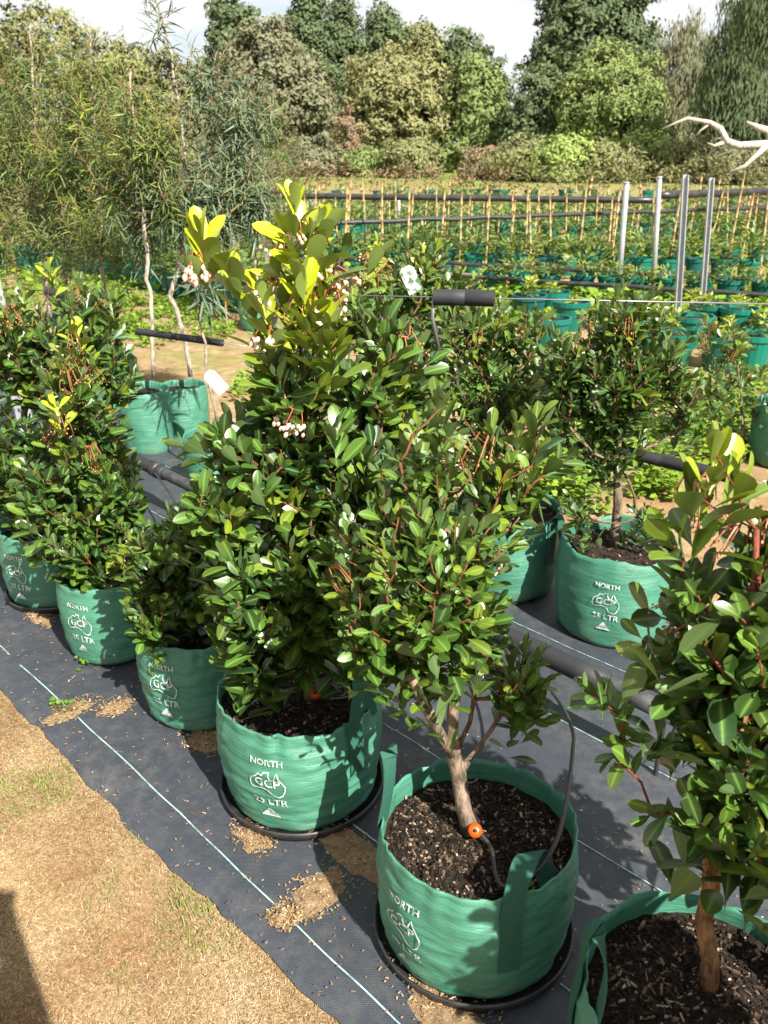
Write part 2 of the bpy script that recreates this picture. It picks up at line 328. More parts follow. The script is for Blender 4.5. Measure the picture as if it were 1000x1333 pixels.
MAT_N0, MAT_N1 = 0.655, 2.62
def mat_z(n, u):
    return 0.006 + 0.005 * (1 + nz(n * 3.3, u * 1.7, 4)) + 0.0035 * nz(n * 8, u * 5, 9)
def mat_edge(u): return MAT_N0 + 0.022 * u + 0.035 * nz(u * 1.6, 2.0) + 0.020 * nz(u * 6, 5.0) + 0.008 * nz(u * 21, 7.0)
def build_mat():
    us = np.linspace(-1.5, 7.5, 300); ks = np.linspace(0, 1, 56)
    V = []
    for u in us:
        e0 = mat_edge(u); e1 = MAT_N1 + 0.06 * nz(u * 1.3, 11.0) + 0.03 * nz(u * 6, 12.0)
        for k in ks:
            n = e0 + (e1 - e0) * k
            V.append(rowp(n, u, mat_z(n, u) if 0 < k < 1 else -0.006))
    m_ = len(ks)
    F = [[j * m_ + i, j * m_ + i + 1, (j + 1) * m_ + i + 1, (j + 1) * m_ + i] for j in range(len(us) - 1) for i in range(m_ - 1)]
    F = [f[::-1] for f in F]
    o = obj('weed_mat', mesh_np('weed_mat', V, F), None, M['mat'])
    tag(o, 'dark grey woven weed mat under the shrub rows', kind='structure')
    for tn in (0.745, 1.02, 1.34, 1.68, 2.02, 2.36):
        V = []; F = []
        uu = np.linspace(-1.2, 6.5, 420)
        for i, u in enumerate(uu):
            n = tn + 0.022 * u * (1 if tn < 0.9 else 0.4) + 0.014 * nz(u * 1.3, tn * 9) + 0.004 * nz(u * 7, tn * 5)
            w = 0.0017 if tn < 1.1 else 0.0012
            z = mat_z(n, u) + 0.003
            V += [rowp(n - w, u, z), rowp(n + w, u, z)]
        for i in range(len(uu) - 1):
            if nz(uu[i] * 4.5, tn * 31) > 0.38: continue           # worn-through stretches
            F.append([2 * i, 2 * i + 2, 2 * i + 3, 2 * i + 1])
        obj('tracer_thread', mesh_np('tracer_thread', V, F), o, M['thread'])
build_mat()

# ------------------------------------------------------------------ generic leaf shapes
def leaf_shape(L=1.0, W=0.37, seg=5, fold=0.22, curl=0.12, peak=0.62, pet=0.10, serr=0.0, twist=0.0, blunt=False):
    V = []; F = []; rib = []
    ts = [i / seg for i in range(seg + 1)]
    if blunt: ts = sorted(ts[:-1] + [0.95, 1.0])
    seg = len(ts) - 1
    for i, t_ in enumerate(ts):
        y = pet + t_ * (1 - pet)
        if not 0 < t_ < 1: w = 0.012
        elif blunt: w = W * 0.5 * (math.sin(math.pi / 2 * t_ / peak) ** 1.15 if t_ < peak else (1 - ((t_ - peak) / (1 - peak)) ** 2.3) ** 0.62)
        else: w = W * 0.5 * (math.sin(math.pi * t_ ** (math.log(0.5) / math.log(peak)))) ** 0.72
        if serr and 0 < i < seg: w *= 1 + serr * (1 if i % 2 else -1)
        zc = -curl * t_ * t_ * 1.0
        c, s = math.cos(twist * t_), math.sin(twist * t_)
        for sx_, rv in ((-1, 0.0), (0, 1.0), (1, 0.0)):
            x = sx_ * w; z = fold * w if sx_ else 0.0
            V.append((x * c - z * s, y, zc + x * s + z * c)); rib.append(rv)
        if i:
            a = 3 * (i - 1); b_ = 3 * i
            F += [[a, a + 1, b_ + 1, b_], [a + 1, a + 2, b_ + 2, b_ + 1]]
    n = len(V)                                                        # short petiole
    V += [(-0.012, 0, 0), (0.012, 0, 0)]; rib += [1, 1]
    F.append([n, n + 1, 2, 0])
    return np.array(V), F, np.array(rib)
def leaf_mesh(name, shape, m_):
    V, F, rib = shape
    return obj_mesh_only(mesh_np(name, V, F, True, {'rib': rib}), m_)
def obj_mesh_only(me, m_): me.materials.append(m_); return me
ARB = [leaf_shape(W=0.42, seg=5, fold=f, curl=c, peak=p, twist=tw, blunt=True) for f, c, p, tw in ((0.25, 0.06, 0.66, 0.1), (0.34, 0.14, 0.70, -0.2), (0.18, 0.22, 0.64, 0.25), (0.42, -0.04, 0.68, -0.05))]
ARB_N = [leaf_shape(W=0.39, seg=9, fold=f, curl=c, peak=p, serr=0.03, twist=tw, blunt=True) for f, c, p, tw in ((0.25, 0.06, 0.64, 0.1), (0.34, 0.16, 0.67, -0.25), (0.18, 0.26, 0.62, 0.3), (0.42, -0.05, 0.66, -0.1))]
ARB_ME = [leaf_mesh('shrub_leaf', s, M['leaf']) for s in ARB]
ARB_NME = [leaf_mesh('large_shrub_leaf', s, M['leaf']) for s in ARB_N]

def batch(name, shapes, items, m_):
    """items: (matrix 3x3 columns side,along,normal ; pos ; scale ; shape index ; young ; tone)"""
    Vs = []; F = []; A1 = []; A2 = []; A3 = []; b0 = 0
    by = {}
    for it in items: by.setdefault(it[3], []).append(it)
    for k, L in by.items():
        SV, SF, rib = shapes[k]
        Mx = np.array([i[0] for i in L]); P = np.array([i[1] for i in L]); S = np.array([i[2] for i in L])
        W = np.einsum('nij,vj->nvi', Mx, SV) * S[:, None, None] + P[:, None, :]
        nv = len(SV); Vs.append(W.reshape(-1, 3))
        for q in range(len(L)):
            o_ = b0 + q * nv
            F += [[i + o_ for i in f] for f in SF]
        A1.append(np.repeat([i[4] for i in L], nv)); A2.append(np.repeat([i[5] for i in L], nv)); A3.append(np.tile(rib, len(L)))
        b0 += nv * len(L)
    me = mesh_np(name, np.concatenate(Vs), F, True, {'young': np.concatenate(A1), 'tone': np.concatenate(A2), 'rib': np.concatenate(A3)})
    me.materials.append(m_)
    return me

# ------------------------------------------------------------------ branching skeleton grown towards shoot tips
def unit(v): 
    n = np.linalg.norm(v); return v / n if n > 1e-9 else np.array([0, 0, 1.0])
def grow(trunk, tips, dirs, rnd, tip_r=0.0016, power=0.46, sag=0.25, forks=()):
    """trunk: polyline; tips: shoot tips. Returns list of polylines with radii."""
    P = [np.array(p, float) for p in trunk]; par = [-1] + list(range(len(P) - 1)); path = [0.0]
    for i in range(1, len(P)): path.append(path[-1] + np.linalg.norm(P[i] - P[i - 1]))
    nt = len(P); fk = []
    for f in forks:                                                   # extra limbs leaving the trunk
        f = [np.array(q, float) for q in f]; j = int(np.argmin([np.linalg.norm(p - f[0]) for p in P[:nt]])); idx = [j]; prev = P[j]
        for q in f[1:]:
            k = max(2, int(np.linalg.norm(q - prev) / .05))
            for w in range(1, k + 1):
                P.append(prev + (q - prev) * w / k); par.append(idx[-1]); path.append(path[idx[-1]] + np.linalg.norm(P[-1] - P[idx[-1]])); idx.append(len(P) - 1)
            prev = q
        fk.append(idx)
    cnt = [0] * len(P)
    order = np.argsort([np.linalg.norm(np.array(t_) - P[0]) for t_ in tips])
    branches = []
    skip = max(1, int(nt * 0.4))
    for oi_ in order:
        tp = np.array(tips[oi_], float)
        A = np.array(P[skip:]); d = np.linalg.norm(A - tp, axis=1)
        up = A[:, 2] - tp[2]
        cost = d * 1.0 + 0.28 * np.array(path[skip:]) + np.maximum(0, up + 0.03) * 1.6
        j = int(np.argmin(cost)) + skip
        a = P[j]; L = np.linalg.norm(tp - a)
        c1 = a + (tp - a) * 0.45 - np.array(dirs[oi_]) * L * sag + rnd.normal(0, 0.06 * L, 3)
        k = max(2, int(L / 0.055)); idx = [j]
        for q in range(1, k + 1):
            s = q / k
            p = a * (1 - s) ** 2 + c1 * 2 * s * (1 - s) + tp * s * s
            P.append(p); par.append(idx[-1]); path.append(path[idx[-1]] + np.linalg.norm(p - P[idx[-1]])); cnt.append(0); idx.append(len(P) - 1)
        branches.append(idx)
    for br in branches:
        i = br[-1]
        while i != -1: cnt[i] += 1; i = par[i]
    rad = [tip_r * max(1, c_) ** power for c_ in cnt]
    out = [([P[i] for i in br], [min(rad[i], rad[br[1]]) for i in br]) for br in branches]
    out += [([P[i] for i in idx], [max(.0045, rad[i]) for i in idx]) for idx in fk]
    return out, [rad[i] for i in range(nt)], P[:nt]

def shoot(p, d, length, n, size, young, rnd, nshape, spread=(18, 78), tone0=0.5, droop=0.0):
    """leaves spiralling round one shoot, small upright ones at the tip"""
    d = unit(np.array(d)); x = unit(np.cross(d, [0.3, 0.5, 0.81])); y = np.cross(d, x)
    ph = rnd.uniform(0, 6.28); out = []
    for i in range(n):
        s = i / max(1, n - 1)                                        # 0 tip, 1 lowest
        ph += 2.399 + rnd.normal(0, 0.25)
        a = R(spread[0] + (spread[1] - spread[0]) * s ** 0.8 + rnd.normal(0, 9))
        r = x * math.cos(ph) + y * math.sin(ph)
        l = unit(d * math.cos(a) + r * math.sin(a) + np.array([0, 0, -droop * s]) + rnd.normal(0, 0.10, 3))
        nn = d - l * d.dot(l)
        nn = unit(nn + rnd.normal(0, 0.22, 3) + np.array([0, 0, 0.35 * s])); nn = unit(nn - l * nn.dot(l))
        sd = np.cross(l, nn)
        sc = size * (0.62 + 0.45 * min(1, s * 2.2)) * rnd.uniform(0.8, 1.15)
        yv = max(0.0, min(1.0, young * (1.15 - (0.9 if young < .6 else .55) * s) + rnd.normal(0, 0.05)))
        out.append((np.column_stack([sd, l, nn]), np.array(p) - d * length * s, sc, int(rnd.integers(nshape)), yv, float(np.clip(rnd.normal(tone0, 0.36), 0, 1))))
    return out

# ------------------------------------------------------------------ flower clusters
def flower_mesh(name, bells, rnd, dry=False):
    mb = MB()
    for k in range(5 if not dry else 6):
        q = 6.28 * k / 5 + rnd.uniform(-.4, .4); ln = rnd.uniform(0.03, 0.055); out = rnd.uniform(0.012, 0.03)
        pts = [(0, 0, 0), (math.cos(q) * out * .6, math.sin(q) * out * .6, 0.004 if not dry else 0.012), (math.cos(q) * out, math.sin(q) * out, -ln * .45), (math.cos(q) * out * 1.1, math.sin(q) * out * 1.1, -ln)]
        mb.tube(pts, [0.0015, 0.0013, 0.001, 0.0008], 4, a=0.05 if not dry else 0.3)
        for j in range(bells):
            s = 0.45 + 0.6 * j / max(1, bells - 1)
            c = Vector(pts[2]).lerp(Vector(pts[3]), min(1, s)) + Vector((rnd.uniform(-.008, .008), rnd.uniform(-.008, .008), rnd.uniform(-.006, .004)))
            r = rnd.uniform(0.0036, 0.0052) if not dry else rnd.uniform(0.0012, 0.0024)
            prof = [(0.35, 1.0), (1.0, 0.25), (0.95, -0.4), (0.45, -1.1)]
            n_ = 6; Vv = []; Ff = []
            for (pr, pz) in prof:
                for i in range(n_): Vv.append(c + Vector((math.cos(6.283 * i / n_) * r * pr, math.sin(6.283 * i / n_) * r * pr, pz * r * 1.25)))
            for w in range(3): Ff += [[w * n_ + i, w * n_ + (i + 1) % n_, (w + 1) * n_ + (i + 1) % n_, (w + 1) * n_ + i] for i in range(n_)]
            Ff += [list(range(n_))[::-1], list(range(3 * n_, 4 * n_))]
            mb.add(Vv, Ff, rnd.uniform(0.55, 1.0))
    me = mb.mesh(name, True); return me
frnd = np.random.default_rng(3)
FLOWER = [obj_mesh_only(flower_mesh('flower_cluster', 5, frnd), M['petal']) for _ in range(3)]
PANICLE = [obj_mesh_only(flower_mesh('dry_panicle', 3, frnd, True), M['dry_panicle']) for _ in range(3)]
SALMON = [obj_mesh_only(flower_mesh('salmon_panicle', 3, frnd, True), M['petal']) for _ in range(3)]
for me in SALMON: me.attributes['age'].data.foreach_set('value', np.full(len(me.vertices), 0.42, dtype=np.float32) + frnd.uniform(-.12, .12, len(me.vertices)).astype(np.float32))

# ------------------------------------------------------------------ grow bags
def bag_r(th, z, h, rad, seed):
    s = z / h
    prof = 0.93 + 0.10 * math.sin(min(1, s * 1.05) * 2.4) - 0.05 * max(0, s - 0.8) * 5 * 0.35
    c, sn = math.cos(th), math.sin(th)
    r = rad * prof * (1 + 0.03 * nz(c * 1.2 + seed, sn * 1.2, 0.7) + 0.018 * nz(c * 2.3, sn * 2.3 + seed, z * 9))
    w = 0.0042 * nz(c * 2.6 + seed, sn * 2.6, z * 46) + 0.0022 * nz(c * 7 + seed, sn * 7, z * 95)      # level creases
    w += 0.004 * max(0, s - 0.72) / 0.28 * math.sin(th * 23 + 3 * nz(c * 3, sn * 3, seed)) * nz(c * 4, sn * 4, seed + 3) * 2   # puckers under the hem
    return r + w
def bag_top(th, h, seed, dip):
    v = 0.016 * nz(math.cos(th) * 1.5 + seed, math.sin(th) * 1.5, 3.0) + 0.005 * nz(math.cos(th) * 7 + seed, math.sin(th) * 7, 5.0)
    return h + v - dip * max(0, math.cos(th + 0.9)) ** 2 * 0
def build_bag(parent, h, rad, seed, soil_h, segs=120, rings=34):
    V = []; F = []
    levels = [(0.0, 0), ] + [((i / rings), 0) for i in range(1, rings + 1)]
    for s, _ in levels:
        for k in range(segs):
            th = 6.28318 * k / segs; top = bag_top(th, h, seed, 0)
            z = s * top; r = bag_r(th, min(z, h), h, rad, seed)
            if s < 0.04: r *= 0.955 + s
            V.append((r * math.cos(th), r * math.sin(th), z))
    for dz, dr in ((0.001, -0.003), (-0.010, -0.005), (-0.035, -0.007), (-0.075, -0.009), (-0.12, -0.012)):
        for k in range(segs):
            th = 6.28318 * k / segs; top = bag_top(th, h, seed, 0)
            r = bag_r(th, min(top + dz, h), h, rad, seed) + dr
            V.append((r * math.cos(th), r * math.sin(th), top + dz))
    nr = len(levels) + 5
    F = [[j * segs + k, j * segs + (k + 1) % segs, (j + 1) * segs + (k + 1) % segs, (j + 1) * segs + k] for j in range(nr - 1) for k in range(segs)]
    F.append([k for k in range(segs)][::-1])
    bag = obj('grow_bag', mesh_np('grow_bag', V, F), parent, M['bag'])
    # soil
    V = [(0, 0, soil_h + 0.012)]; rr = 22; sg = 72
    for j in range(1, rr + 1):
        for k in range(sg):
            th = 6.28318 * k / sg; r = (bag_r(th, soil_h, h, rad, seed) - 0.005) * j / rr
            x, y = r * math.cos(th), r * math.sin(th)
            V.append((x, y, soil_h + 0.012 * (1 - j / rr) + 0.010 * nz(x * 16 + seed, y * 16) + 0.006 * nz(x * 45, y * 45 + seed)))
    F = [[0, 1 + k, 1 + (k + 1) % sg] for k in range(sg)]
    F += [[1 + (j - 1) * sg + k, 1 + j * sg + k, 1 + j * sg + (k + 1) % sg, 1 + (j - 1) * sg + (k + 1) % sg] for j in range(1, rr) for k in range(sg)]
    soil = obj('soil', mesh_np('soil', V, F), parent, M['soil'])
    return bag, soil
def chips(parent, h, rad, n, seed, z0):
    r_ = random.Random(seed); mb = MB()
    for _ in range(n):
        q = r_.uniform(0, 6.283); d = rad * 0.92 * math.sqrt(r_.random()); x, y = d * math.cos(q), d * math.sin(q)
        L = r_.choice((0.004, 0.005, 0.007, 0.009, 0.012, 0.02)) * r_.uniform(.6, 1.2); w = min(L, r_.uniform(0.0018, 0.0055))
        rot = Matrix.Rotation(r_.uniform(0, 6.28), 3, 'Z') @ Matrix.Rotation(r_.gauss(0, .45), 3, 'X') @ Matrix.Rotation(r_.gauss(0, .45), 3, 'Y')
        zz = z0 + 0.012 * (1 - d / rad) + 0.010 * nz(x * 16 + seed, y * 16) + 0.006 * nz(x * 45, y * 45 + seed) + 0.002
        tone = r_.random() ** 3.4
        mb.box((x, y, zz), (L, w, w * r_.uniform(.3, .7)), rot, min(1, tone))
    o = obj('bark_mulch', mb.mesh('bark_mulch'), parent, M['chip']); o['kind'] = 'stuff'

def text_mesh(txt, size):
    cu = bpy.data.curves.new('lettering', 'FONT'); cu.body = txt; cu.size = size; cu.align_x = 'CENTER'; cu.resolution_u = 3; cu.offset = size * 0.012
    o = bpy.data.objects.new('lettering_tmp', cu); COL.objects.link(o)
    dg = bpy.context.evaluated_depsgraph_get(); me = o.evaluated_get(dg).to_mesh()
    V = [(v.co.x, v.co.y) for v in me.vertices]; F = [list(p.vertices) for p in me.polygons]
    o.evaluated_get(dg).to_mesh_clear(); bpy.data.objects.remove(o); bpy.data.curves.remove(cu)
    return V, F
OUTLINE = [(-.95, .05), (-.98, -.25), (-.88, -.52), (-.62, -.48), (-.30, -.36), (-.02, -.42), (.15, -.58), (.34, -.80), (.62, -.92), (.82, -.78), (.96, -.42), (1.0, -.08), (.80, .22), (.66, .44), (.56, .78), (.46, .56), (.40, .30), (.20, .36), (.10, .52), (.14, .74), (-.12, .72), (-.26, .54), (-.44, .62), (-.62, .38), (-.88, .22)]
def print_shapes():
    S = []                                                            # 2D polygons in metres, y up, origin at the print's middle
    def text(s, size, x, y):
        V, F = text_mesh(s, size); S.append(([(a + x, b_ + y) for a, b_ in V], F))
    text('NORTH', 0.024, 0, 0.062)
    text('GCP', 0.034, 0.0, -0.002)
    text('25 LTR', 0.030, 0.004, -0.064)
    n_ = len(OUTLINE); sc = 0.046; w = 0.0016                          # outline ribbon around the letters
    P = [Vector((x * sc, y * sc * 1.0 + 0.008)) for x, y in OUTLINE]
    V = []; F = []
    for i in range(n_):
        tdir = (P[(i + 1) % n_] - P[i - 1]).normalized(); nn = Vector((-tdir.y, tdir.x))
        V += [tuple(P[i] - nn * w), tuple(P[i] + nn * w)]
    for i in range(n_): j = (i + 1) % n_; F.append([2 * i, 2 * j, 2 * j + 1, 2 * i + 1])
    S.append((V, F))
    V = []; F = []                                                    # striped triangle under the words
    for k in range(6):
        y0 = -0.078 - k * 0.0052; hw0 = 0.003 + k * 0.0042; hw1 = hw0 + 0.0038
        b_ = len(V); V += [(-hw0, y0), (hw0 * .8, y0), (hw1, y0 - 0.0042), (-hw1 * .9, y0 - 0.0042)]; F.append([b_ + 3, b_ + 2, b_ + 1, b_])
    S.append((V, F))
    return S
PRINTS = print_shapes()
def build_print(bag, ang, h, rad, seed, zc, scale=1.0, tilt=0.0):
    V = []; F = []
    for (v2, f2) in PRINTS:
        b0 = len(V)
        for (x, y) in v2:
            x, y = x * math.cos(tilt) - y * math.sin(tilt), x * math.sin(tilt) + y * math.cos(tilt)
            th = ang + x * scale / rad; z = zc + y * scale
            r = bag_r(th, z, h, rad, seed) + 0.0034
            V.append((r * math.cos(th), r * math.sin(th), z))
        F += [[i + b0 for i in f] for f in f2]
    obj('lettering', mesh_np('lettering', V, F, False), bag, M['print'])
def build_strap(bag, pts, width, side):
    """flat webbing band along pts; side = width direction"""
    V = []; F = []; side = Vector(side).normalized()
    pts = [Vector(p) for p in pts]
    # smooth the path
    for _ in range(2):
        q = [pts[0]]
        for i in range(len(pts) - 1): q += [pts[i].lerp(pts[i + 1], .25), pts[i].lerp(pts[i + 1], .75)]
        pts = q + [pts[-1]]
    for i, p in enumerate(pts):
        tt = (pts[min(i + 1, len(pts) - 1)] - pts[max(0, i - 1)]).normalized(); nn = tt.cross(side).normalized()
        s2 = nn.cross(tt).normalized()
        for a, c_ in ((-.5, -1), (.5, -1), (.5, 1), (-.5, 1)): V.append(p + s2 * a * width + nn * c_ * 0.0014)
    for i in range(len(pts) - 1):
        for k in range(4): F.append([i * 4 + k, i * 4 + (k + 1) % 4, i * 4 + 4 + (k + 1) % 4, i * 4 + 4 + k])
    F += [[3, 2, 1, 0], [len(V) - 4, len(V) - 3, len(V) - 2, len(V) - 1]]
    obj('strap', mesh_np('strap', V, F, False), bag, M['strap'])
def strap_at(bag, th, h, rad, seed, style):
    e = Vector((math.cos(th), math.sin(th), 0)); s = Vector((-math.sin(th), math.cos(th), 0))
    r0 = bag_r(th, h * .5, h, rad, seed) + 0.004; r1 = bag_r(th, h * .95, h, rad, seed) + 0.005
    def P(r, z, sh=0.0): return e * r + s * sh + Vector((0, 0, z))
    if style == 'up':                                                  # stands up over the rim and back in
        pts = [P(r0, h * .52), P(r0 + .001, h * .7), P(r1, h * .97), P(r1 + .004, h + .07, .01), P(r1 - .012, h + .125, .03), P(r1 - .032, h + .07, .055), P(r1 - .022, h - .03, .07)]
    elif style == 'fold':                                              # flops inward over the soil
        pts = [P(r0, h * .40), P(r0 + .002, h * .66), P(r1 + .002, h * .97), P(r1 - .02, h + .045, .02), P(r1 - .07, h + .035, .06), P(r1 - .075, h - .012, .085), P(r1 - .03, h - .06, .10)]
    else:                                                              # hangs down outside
        pts = [P(r0, h * .45), P(r0 + .002, h * .7), P(r1, h * .99), P(r1 + .012, h + .012, .02), P(r1 + .016, h * .8, .045), P(r0 + .014, h * .62, .06)]
    build_strap(bag, pts, 0.040, s)
def saucer(loc, rad, label):
    mb = MB(); sg = 64
    prof = [(0, 0.004), (rad * .97, 0.004), (rad * 1.0, 0.012), (rad * 1.02, 0.024), (rad * 1.045, 0.026), (rad * 1.05, 0.020), (rad * 1.02, 0.0), (0, 0.0)]
    V = []; F = []
    for r, z in prof:
        for k in range(sg):
            q = 6.28318 * k / sg; wob = 1 + 0.008 * math.sin(2 * q + loc[0] * 9)
            V.append((r * wob * math.cos(q), r * wob * math.sin(q), z))
    for j in range(len(prof) - 1):
        for k in range(sg): F.append([j * sg + k, j * sg + (k + 1) % sg, (j + 1) * sg + (k + 1) % sg, (j + 1) * sg + k])
    o = obj('plant_saucer', mesh_np('plant_saucer', V, F), None, M['black_plastic'])
    o.location = loc; tag(o, label, 'saucer', 'saucers under the grow bags')
    return o

# ------------------------------------------------------------------ the potted shrub
def sample_blobs(blobs, base, rnd, mind):
    """blobs: (centre, radii, tips)"""
    pts = []; info = []
    for bi, (c, rad_, n) in enumerate(blobs):
        c = np.array(c); rad_ = np.array(rad_); tries = 0; got = 0
        while got < n and tries < n * 40:
            tries += 1
            v = rnd.normal(0, 1, 3); v /= np.linalg.norm(v); v *= rnd.uniform(0.25, 1.0) ** (1 / 2.2)
            p = c + v * rad_
            if pts and np.min(np.linalg.norm(np.array(pts) - p, axis=1)) < mind: continue
            pts.append(p); got += 1
            o = (p - c) / rad_
            info.append(unit(np.array([o[0] * .8, o[1] * .8, 0.75 + 0.35 * o[2]]) + rnd.normal(0, .18, 3)))
    return pts, info

def shrub(loc, h, rad, seed, label, trunk, blobs, size, nleaf=(9, 14), young_top=0.3, young_z=None, tone=0.45, near=False, stem='stem',
          print_ang=None, print_z=None, straps=(), extra=(), flowers=0, panicles=0, fl_kind='flower', single=300, mind=0.035, soil_h=None, nchips=0,
          trunk_r=None, group='arbutus shrubs in green grow bags', tags=(), tip_r=0.0013, tilt=0.0, lpitch=0.0115, forks=()):
    """trunk/blobs in world coordinates; everything is stored relative to the bag's base"""
    rnd = np.random.default_rng(seed); L0 = np.array(loc)
    root = empty('potted_shrub', loc); tag(root, label, 'potted shrub', group)
    soil_h = h - 0.045 if soil_h is None else soil_h
    bag, soil = build_bag(root, h, rad, seed * 1.7, soil_h, *((150, 44) if near else (72, 20)))
    if nchips: chips(root, h, rad, nchips, seed * 1.7, soil_h)
    if print_ang is not None:
        toc = math.atan2(-loc[1], -loc[0])                             # the side that faces the path
        build_print(bag, toc + print_ang, h, rad, seed * 1.7, print_z if print_z else h * .56, .88 if near else 0.86, tilt)
    for th, st in straps: strap_at(bag, math.atan2(-loc[1], -loc[0]) + th, h, rad, seed * 1.7, st)
    tips, dirs = sample_blobs(blobs, loc, rnd, mind)
    exl = []
    for (p, d, n, sz, yv, ln) in extra:                               # hand-placed leaders
        tips.append(np.array(p)); dirs.append(unit(np.array(d))); exl.append((n, sz, yv, ln))
    tk = []                                                            # resample the trunk
    tw = [np.array(p, float) for p in trunk]
    for i in range(len(tw) - 1):
        k = max(2, int(np.linalg.norm(tw[i + 1] - tw[i]) / 0.05))
        for q in range(k): tk.append(tw[i] + (tw[i + 1] - tw[i]) * q / k + (rnd.normal(0, .0025, 3) if (i or q) else 0))
    tk.append(tw[-1])
    brs, trad, tpts = grow(tk, tips, dirs, rnd, tip_r, forks=forks)
    if trunk_r: trad = [max(r_, trunk_r * (1 - 0.8 * i / len(trad))) for i, r_ in enumerate(trad)]
    trad = [min(r_, (trunk_r or 0.016) * (1.25 - .85 * i / len(trad))) for i, r_ in enumerate(trad)]
    trad[0] *= 1.25
    ns = 8 if near else 5
    mb = MB(); mb.tube([p - L0 for p in tpts], trad, ns + 2); obj('trunk', mb.mesh('trunk', True), root, M[stem])
    mb = MB()
    for pts, rr in brs: mb.tube([p - L0 for p in pts], [min(a, (trunk_r or 0.016) * .8) for a in rr], ns - 1 if near else 4)
    obj('branches', mb.mesh('branches', True), root, M[stem])
    shapes, meshes = (ARB_N, ARB_NME) if near else (ARB, ARB_ME)
    zs = np.array([p[2] for p in tips]); z1 = zs.max(); z0 = young_z if young_z else zs.min() + .6 * (z1 - zs.min())
    items = []
    nb = len(tips) - len(exl)
    for i, (p, d) in enumerate(zip(tips, dirs)):
        if i >= nb:
            n, sz, yv, ln = exl[i - nb]
            items += shoot(p, d, ln, n, sz, yv, rnd, 4, spread=(12, 50), tone0=.7)
        else:
            yv = young_top * max(0, (p[2] - z0) / max(.05, z1 - z0)) * rnd.uniform(.2, 1.3) + (rnd.random() < .10) * 0.25
            n = int(rnd.integers(nleaf[0], nleaf[1] + 1))
            items += shoot(p, d, lpitch * n * rnd.uniform(.8, 1.2), n, size * rnd.uniform(.82, 1.12), yv, rnd, 4, tone0=tone, spread=(14, 60), droop=.0)
    # largest in the picture first; those become leaves of their own
    camp = np.array([0, 0, CAMH]); sc = []
    for it in items:
        q = proj(it[1]); inside = -30 < q[0] < 1030 and -30 < q[1] < 1360
        tocam = unit(camp - it[1]); face = 0.35 + abs(it[0][:, 2].dot(tocam))
        sc.append((it[2] * face / max(.2, q[2]) if inside else 0) - np.linalg.norm(camp - it[1]) * 0.012)
    order = np.argsort(-np.array(sc)); keep = set(order[:single].tolist())
    rest = []
    for i, it in enumerate(items):
        if i in keep:
            o = bpy.data.objects.new('leaf', meshes[it[3]]); COL.objects.link(o); o.parent = root
            Mx = Matrix([[*(it[0][r_] * it[2]), it[1][r_] - L0[r_]] for r_ in range(3)] + [[0, 0, 0, 1]])
            o.matrix_basis = Mx; o.color = (it[4], it[5], 0, 1)
        else: rest.append((it[0], it[1] - L0, it[2], it[3], it[4], it[5]))
    if rest:
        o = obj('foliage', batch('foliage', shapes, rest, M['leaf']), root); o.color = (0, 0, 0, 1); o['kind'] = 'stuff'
    # flower heads hang from the highest shoots
    idx = np.argsort(-(zs + rnd.normal(0, .10, len(zs))))
    for k in range(flowers + panicles):
        i = idx[k % len(idx)]; kind = fl_kind if k < flowers else 'dry'
        me = {'flower': FLOWER, 'salmon': SALMON, 'dry': PANICLE}[kind][int(rnd.integers(3))]
        o = bpy.data.objects.new('flower_cluster' if kind == 'flower' else 'flower_stalk', me); COL.objects.link(o); o.parent = root
        off = rnd.normal(0, 1, 3); off[2] = 0; off = unit(off) * rnd.uniform(.008, .022)
        o.location = Vector(tips[i] - np.array(dirs[i]) * rnd.uniform(.0, .05) + off - L0)
        o.rotation_euler = (rnd.normal(0, .35), rnd.normal(0, .35), rnd.uniform(0, 6.28)); o.scale = [rnd.uniform(.8, 1.25)] * 3
    for (p, ang, w_, hgt, mk) in tags:                                   # plant tags on a strip
        mb2 = MB(); q = Matrix.Rotation(ang[2], 3, 'Z') @ Matrix.Rotation(ang[1], 3, 'Y') @ Matrix.Rotation(ang[0], 3, 'X')
        V = []; pr = [(-w_ / 2, -hgt / 2), (w_ / 2, -hgt / 2), (w_ / 2, hgt * .36), (w_ * .25, hgt / 2), (-w_ * .25, hgt / 2), (-w_ / 2, hgt * .36)]
        for zoff in (-.0006, .0006): V += [q @ Vector((x, zoff, z)) + Vector(p) - Vector(loc) for x, z in pr]
        mb2.add(V, [[5, 4, 3, 2, 1, 0], [6, 7, 8, 9, 10, 11]] + [[k, (k + 1) % 6, 6 + (k + 1) % 6, 6 + k] for k in range(6)])
        obj('plant_tag', mb2.mesh('plant_tag', False), root, M[mk])
    return root

def V3(p): return (p.x, p.y, p.z)
def blob(px_, py_, Y, rx, ry, rz, n): return (V3(at(px_, py_, Y)), (rx, ry, rz), n)

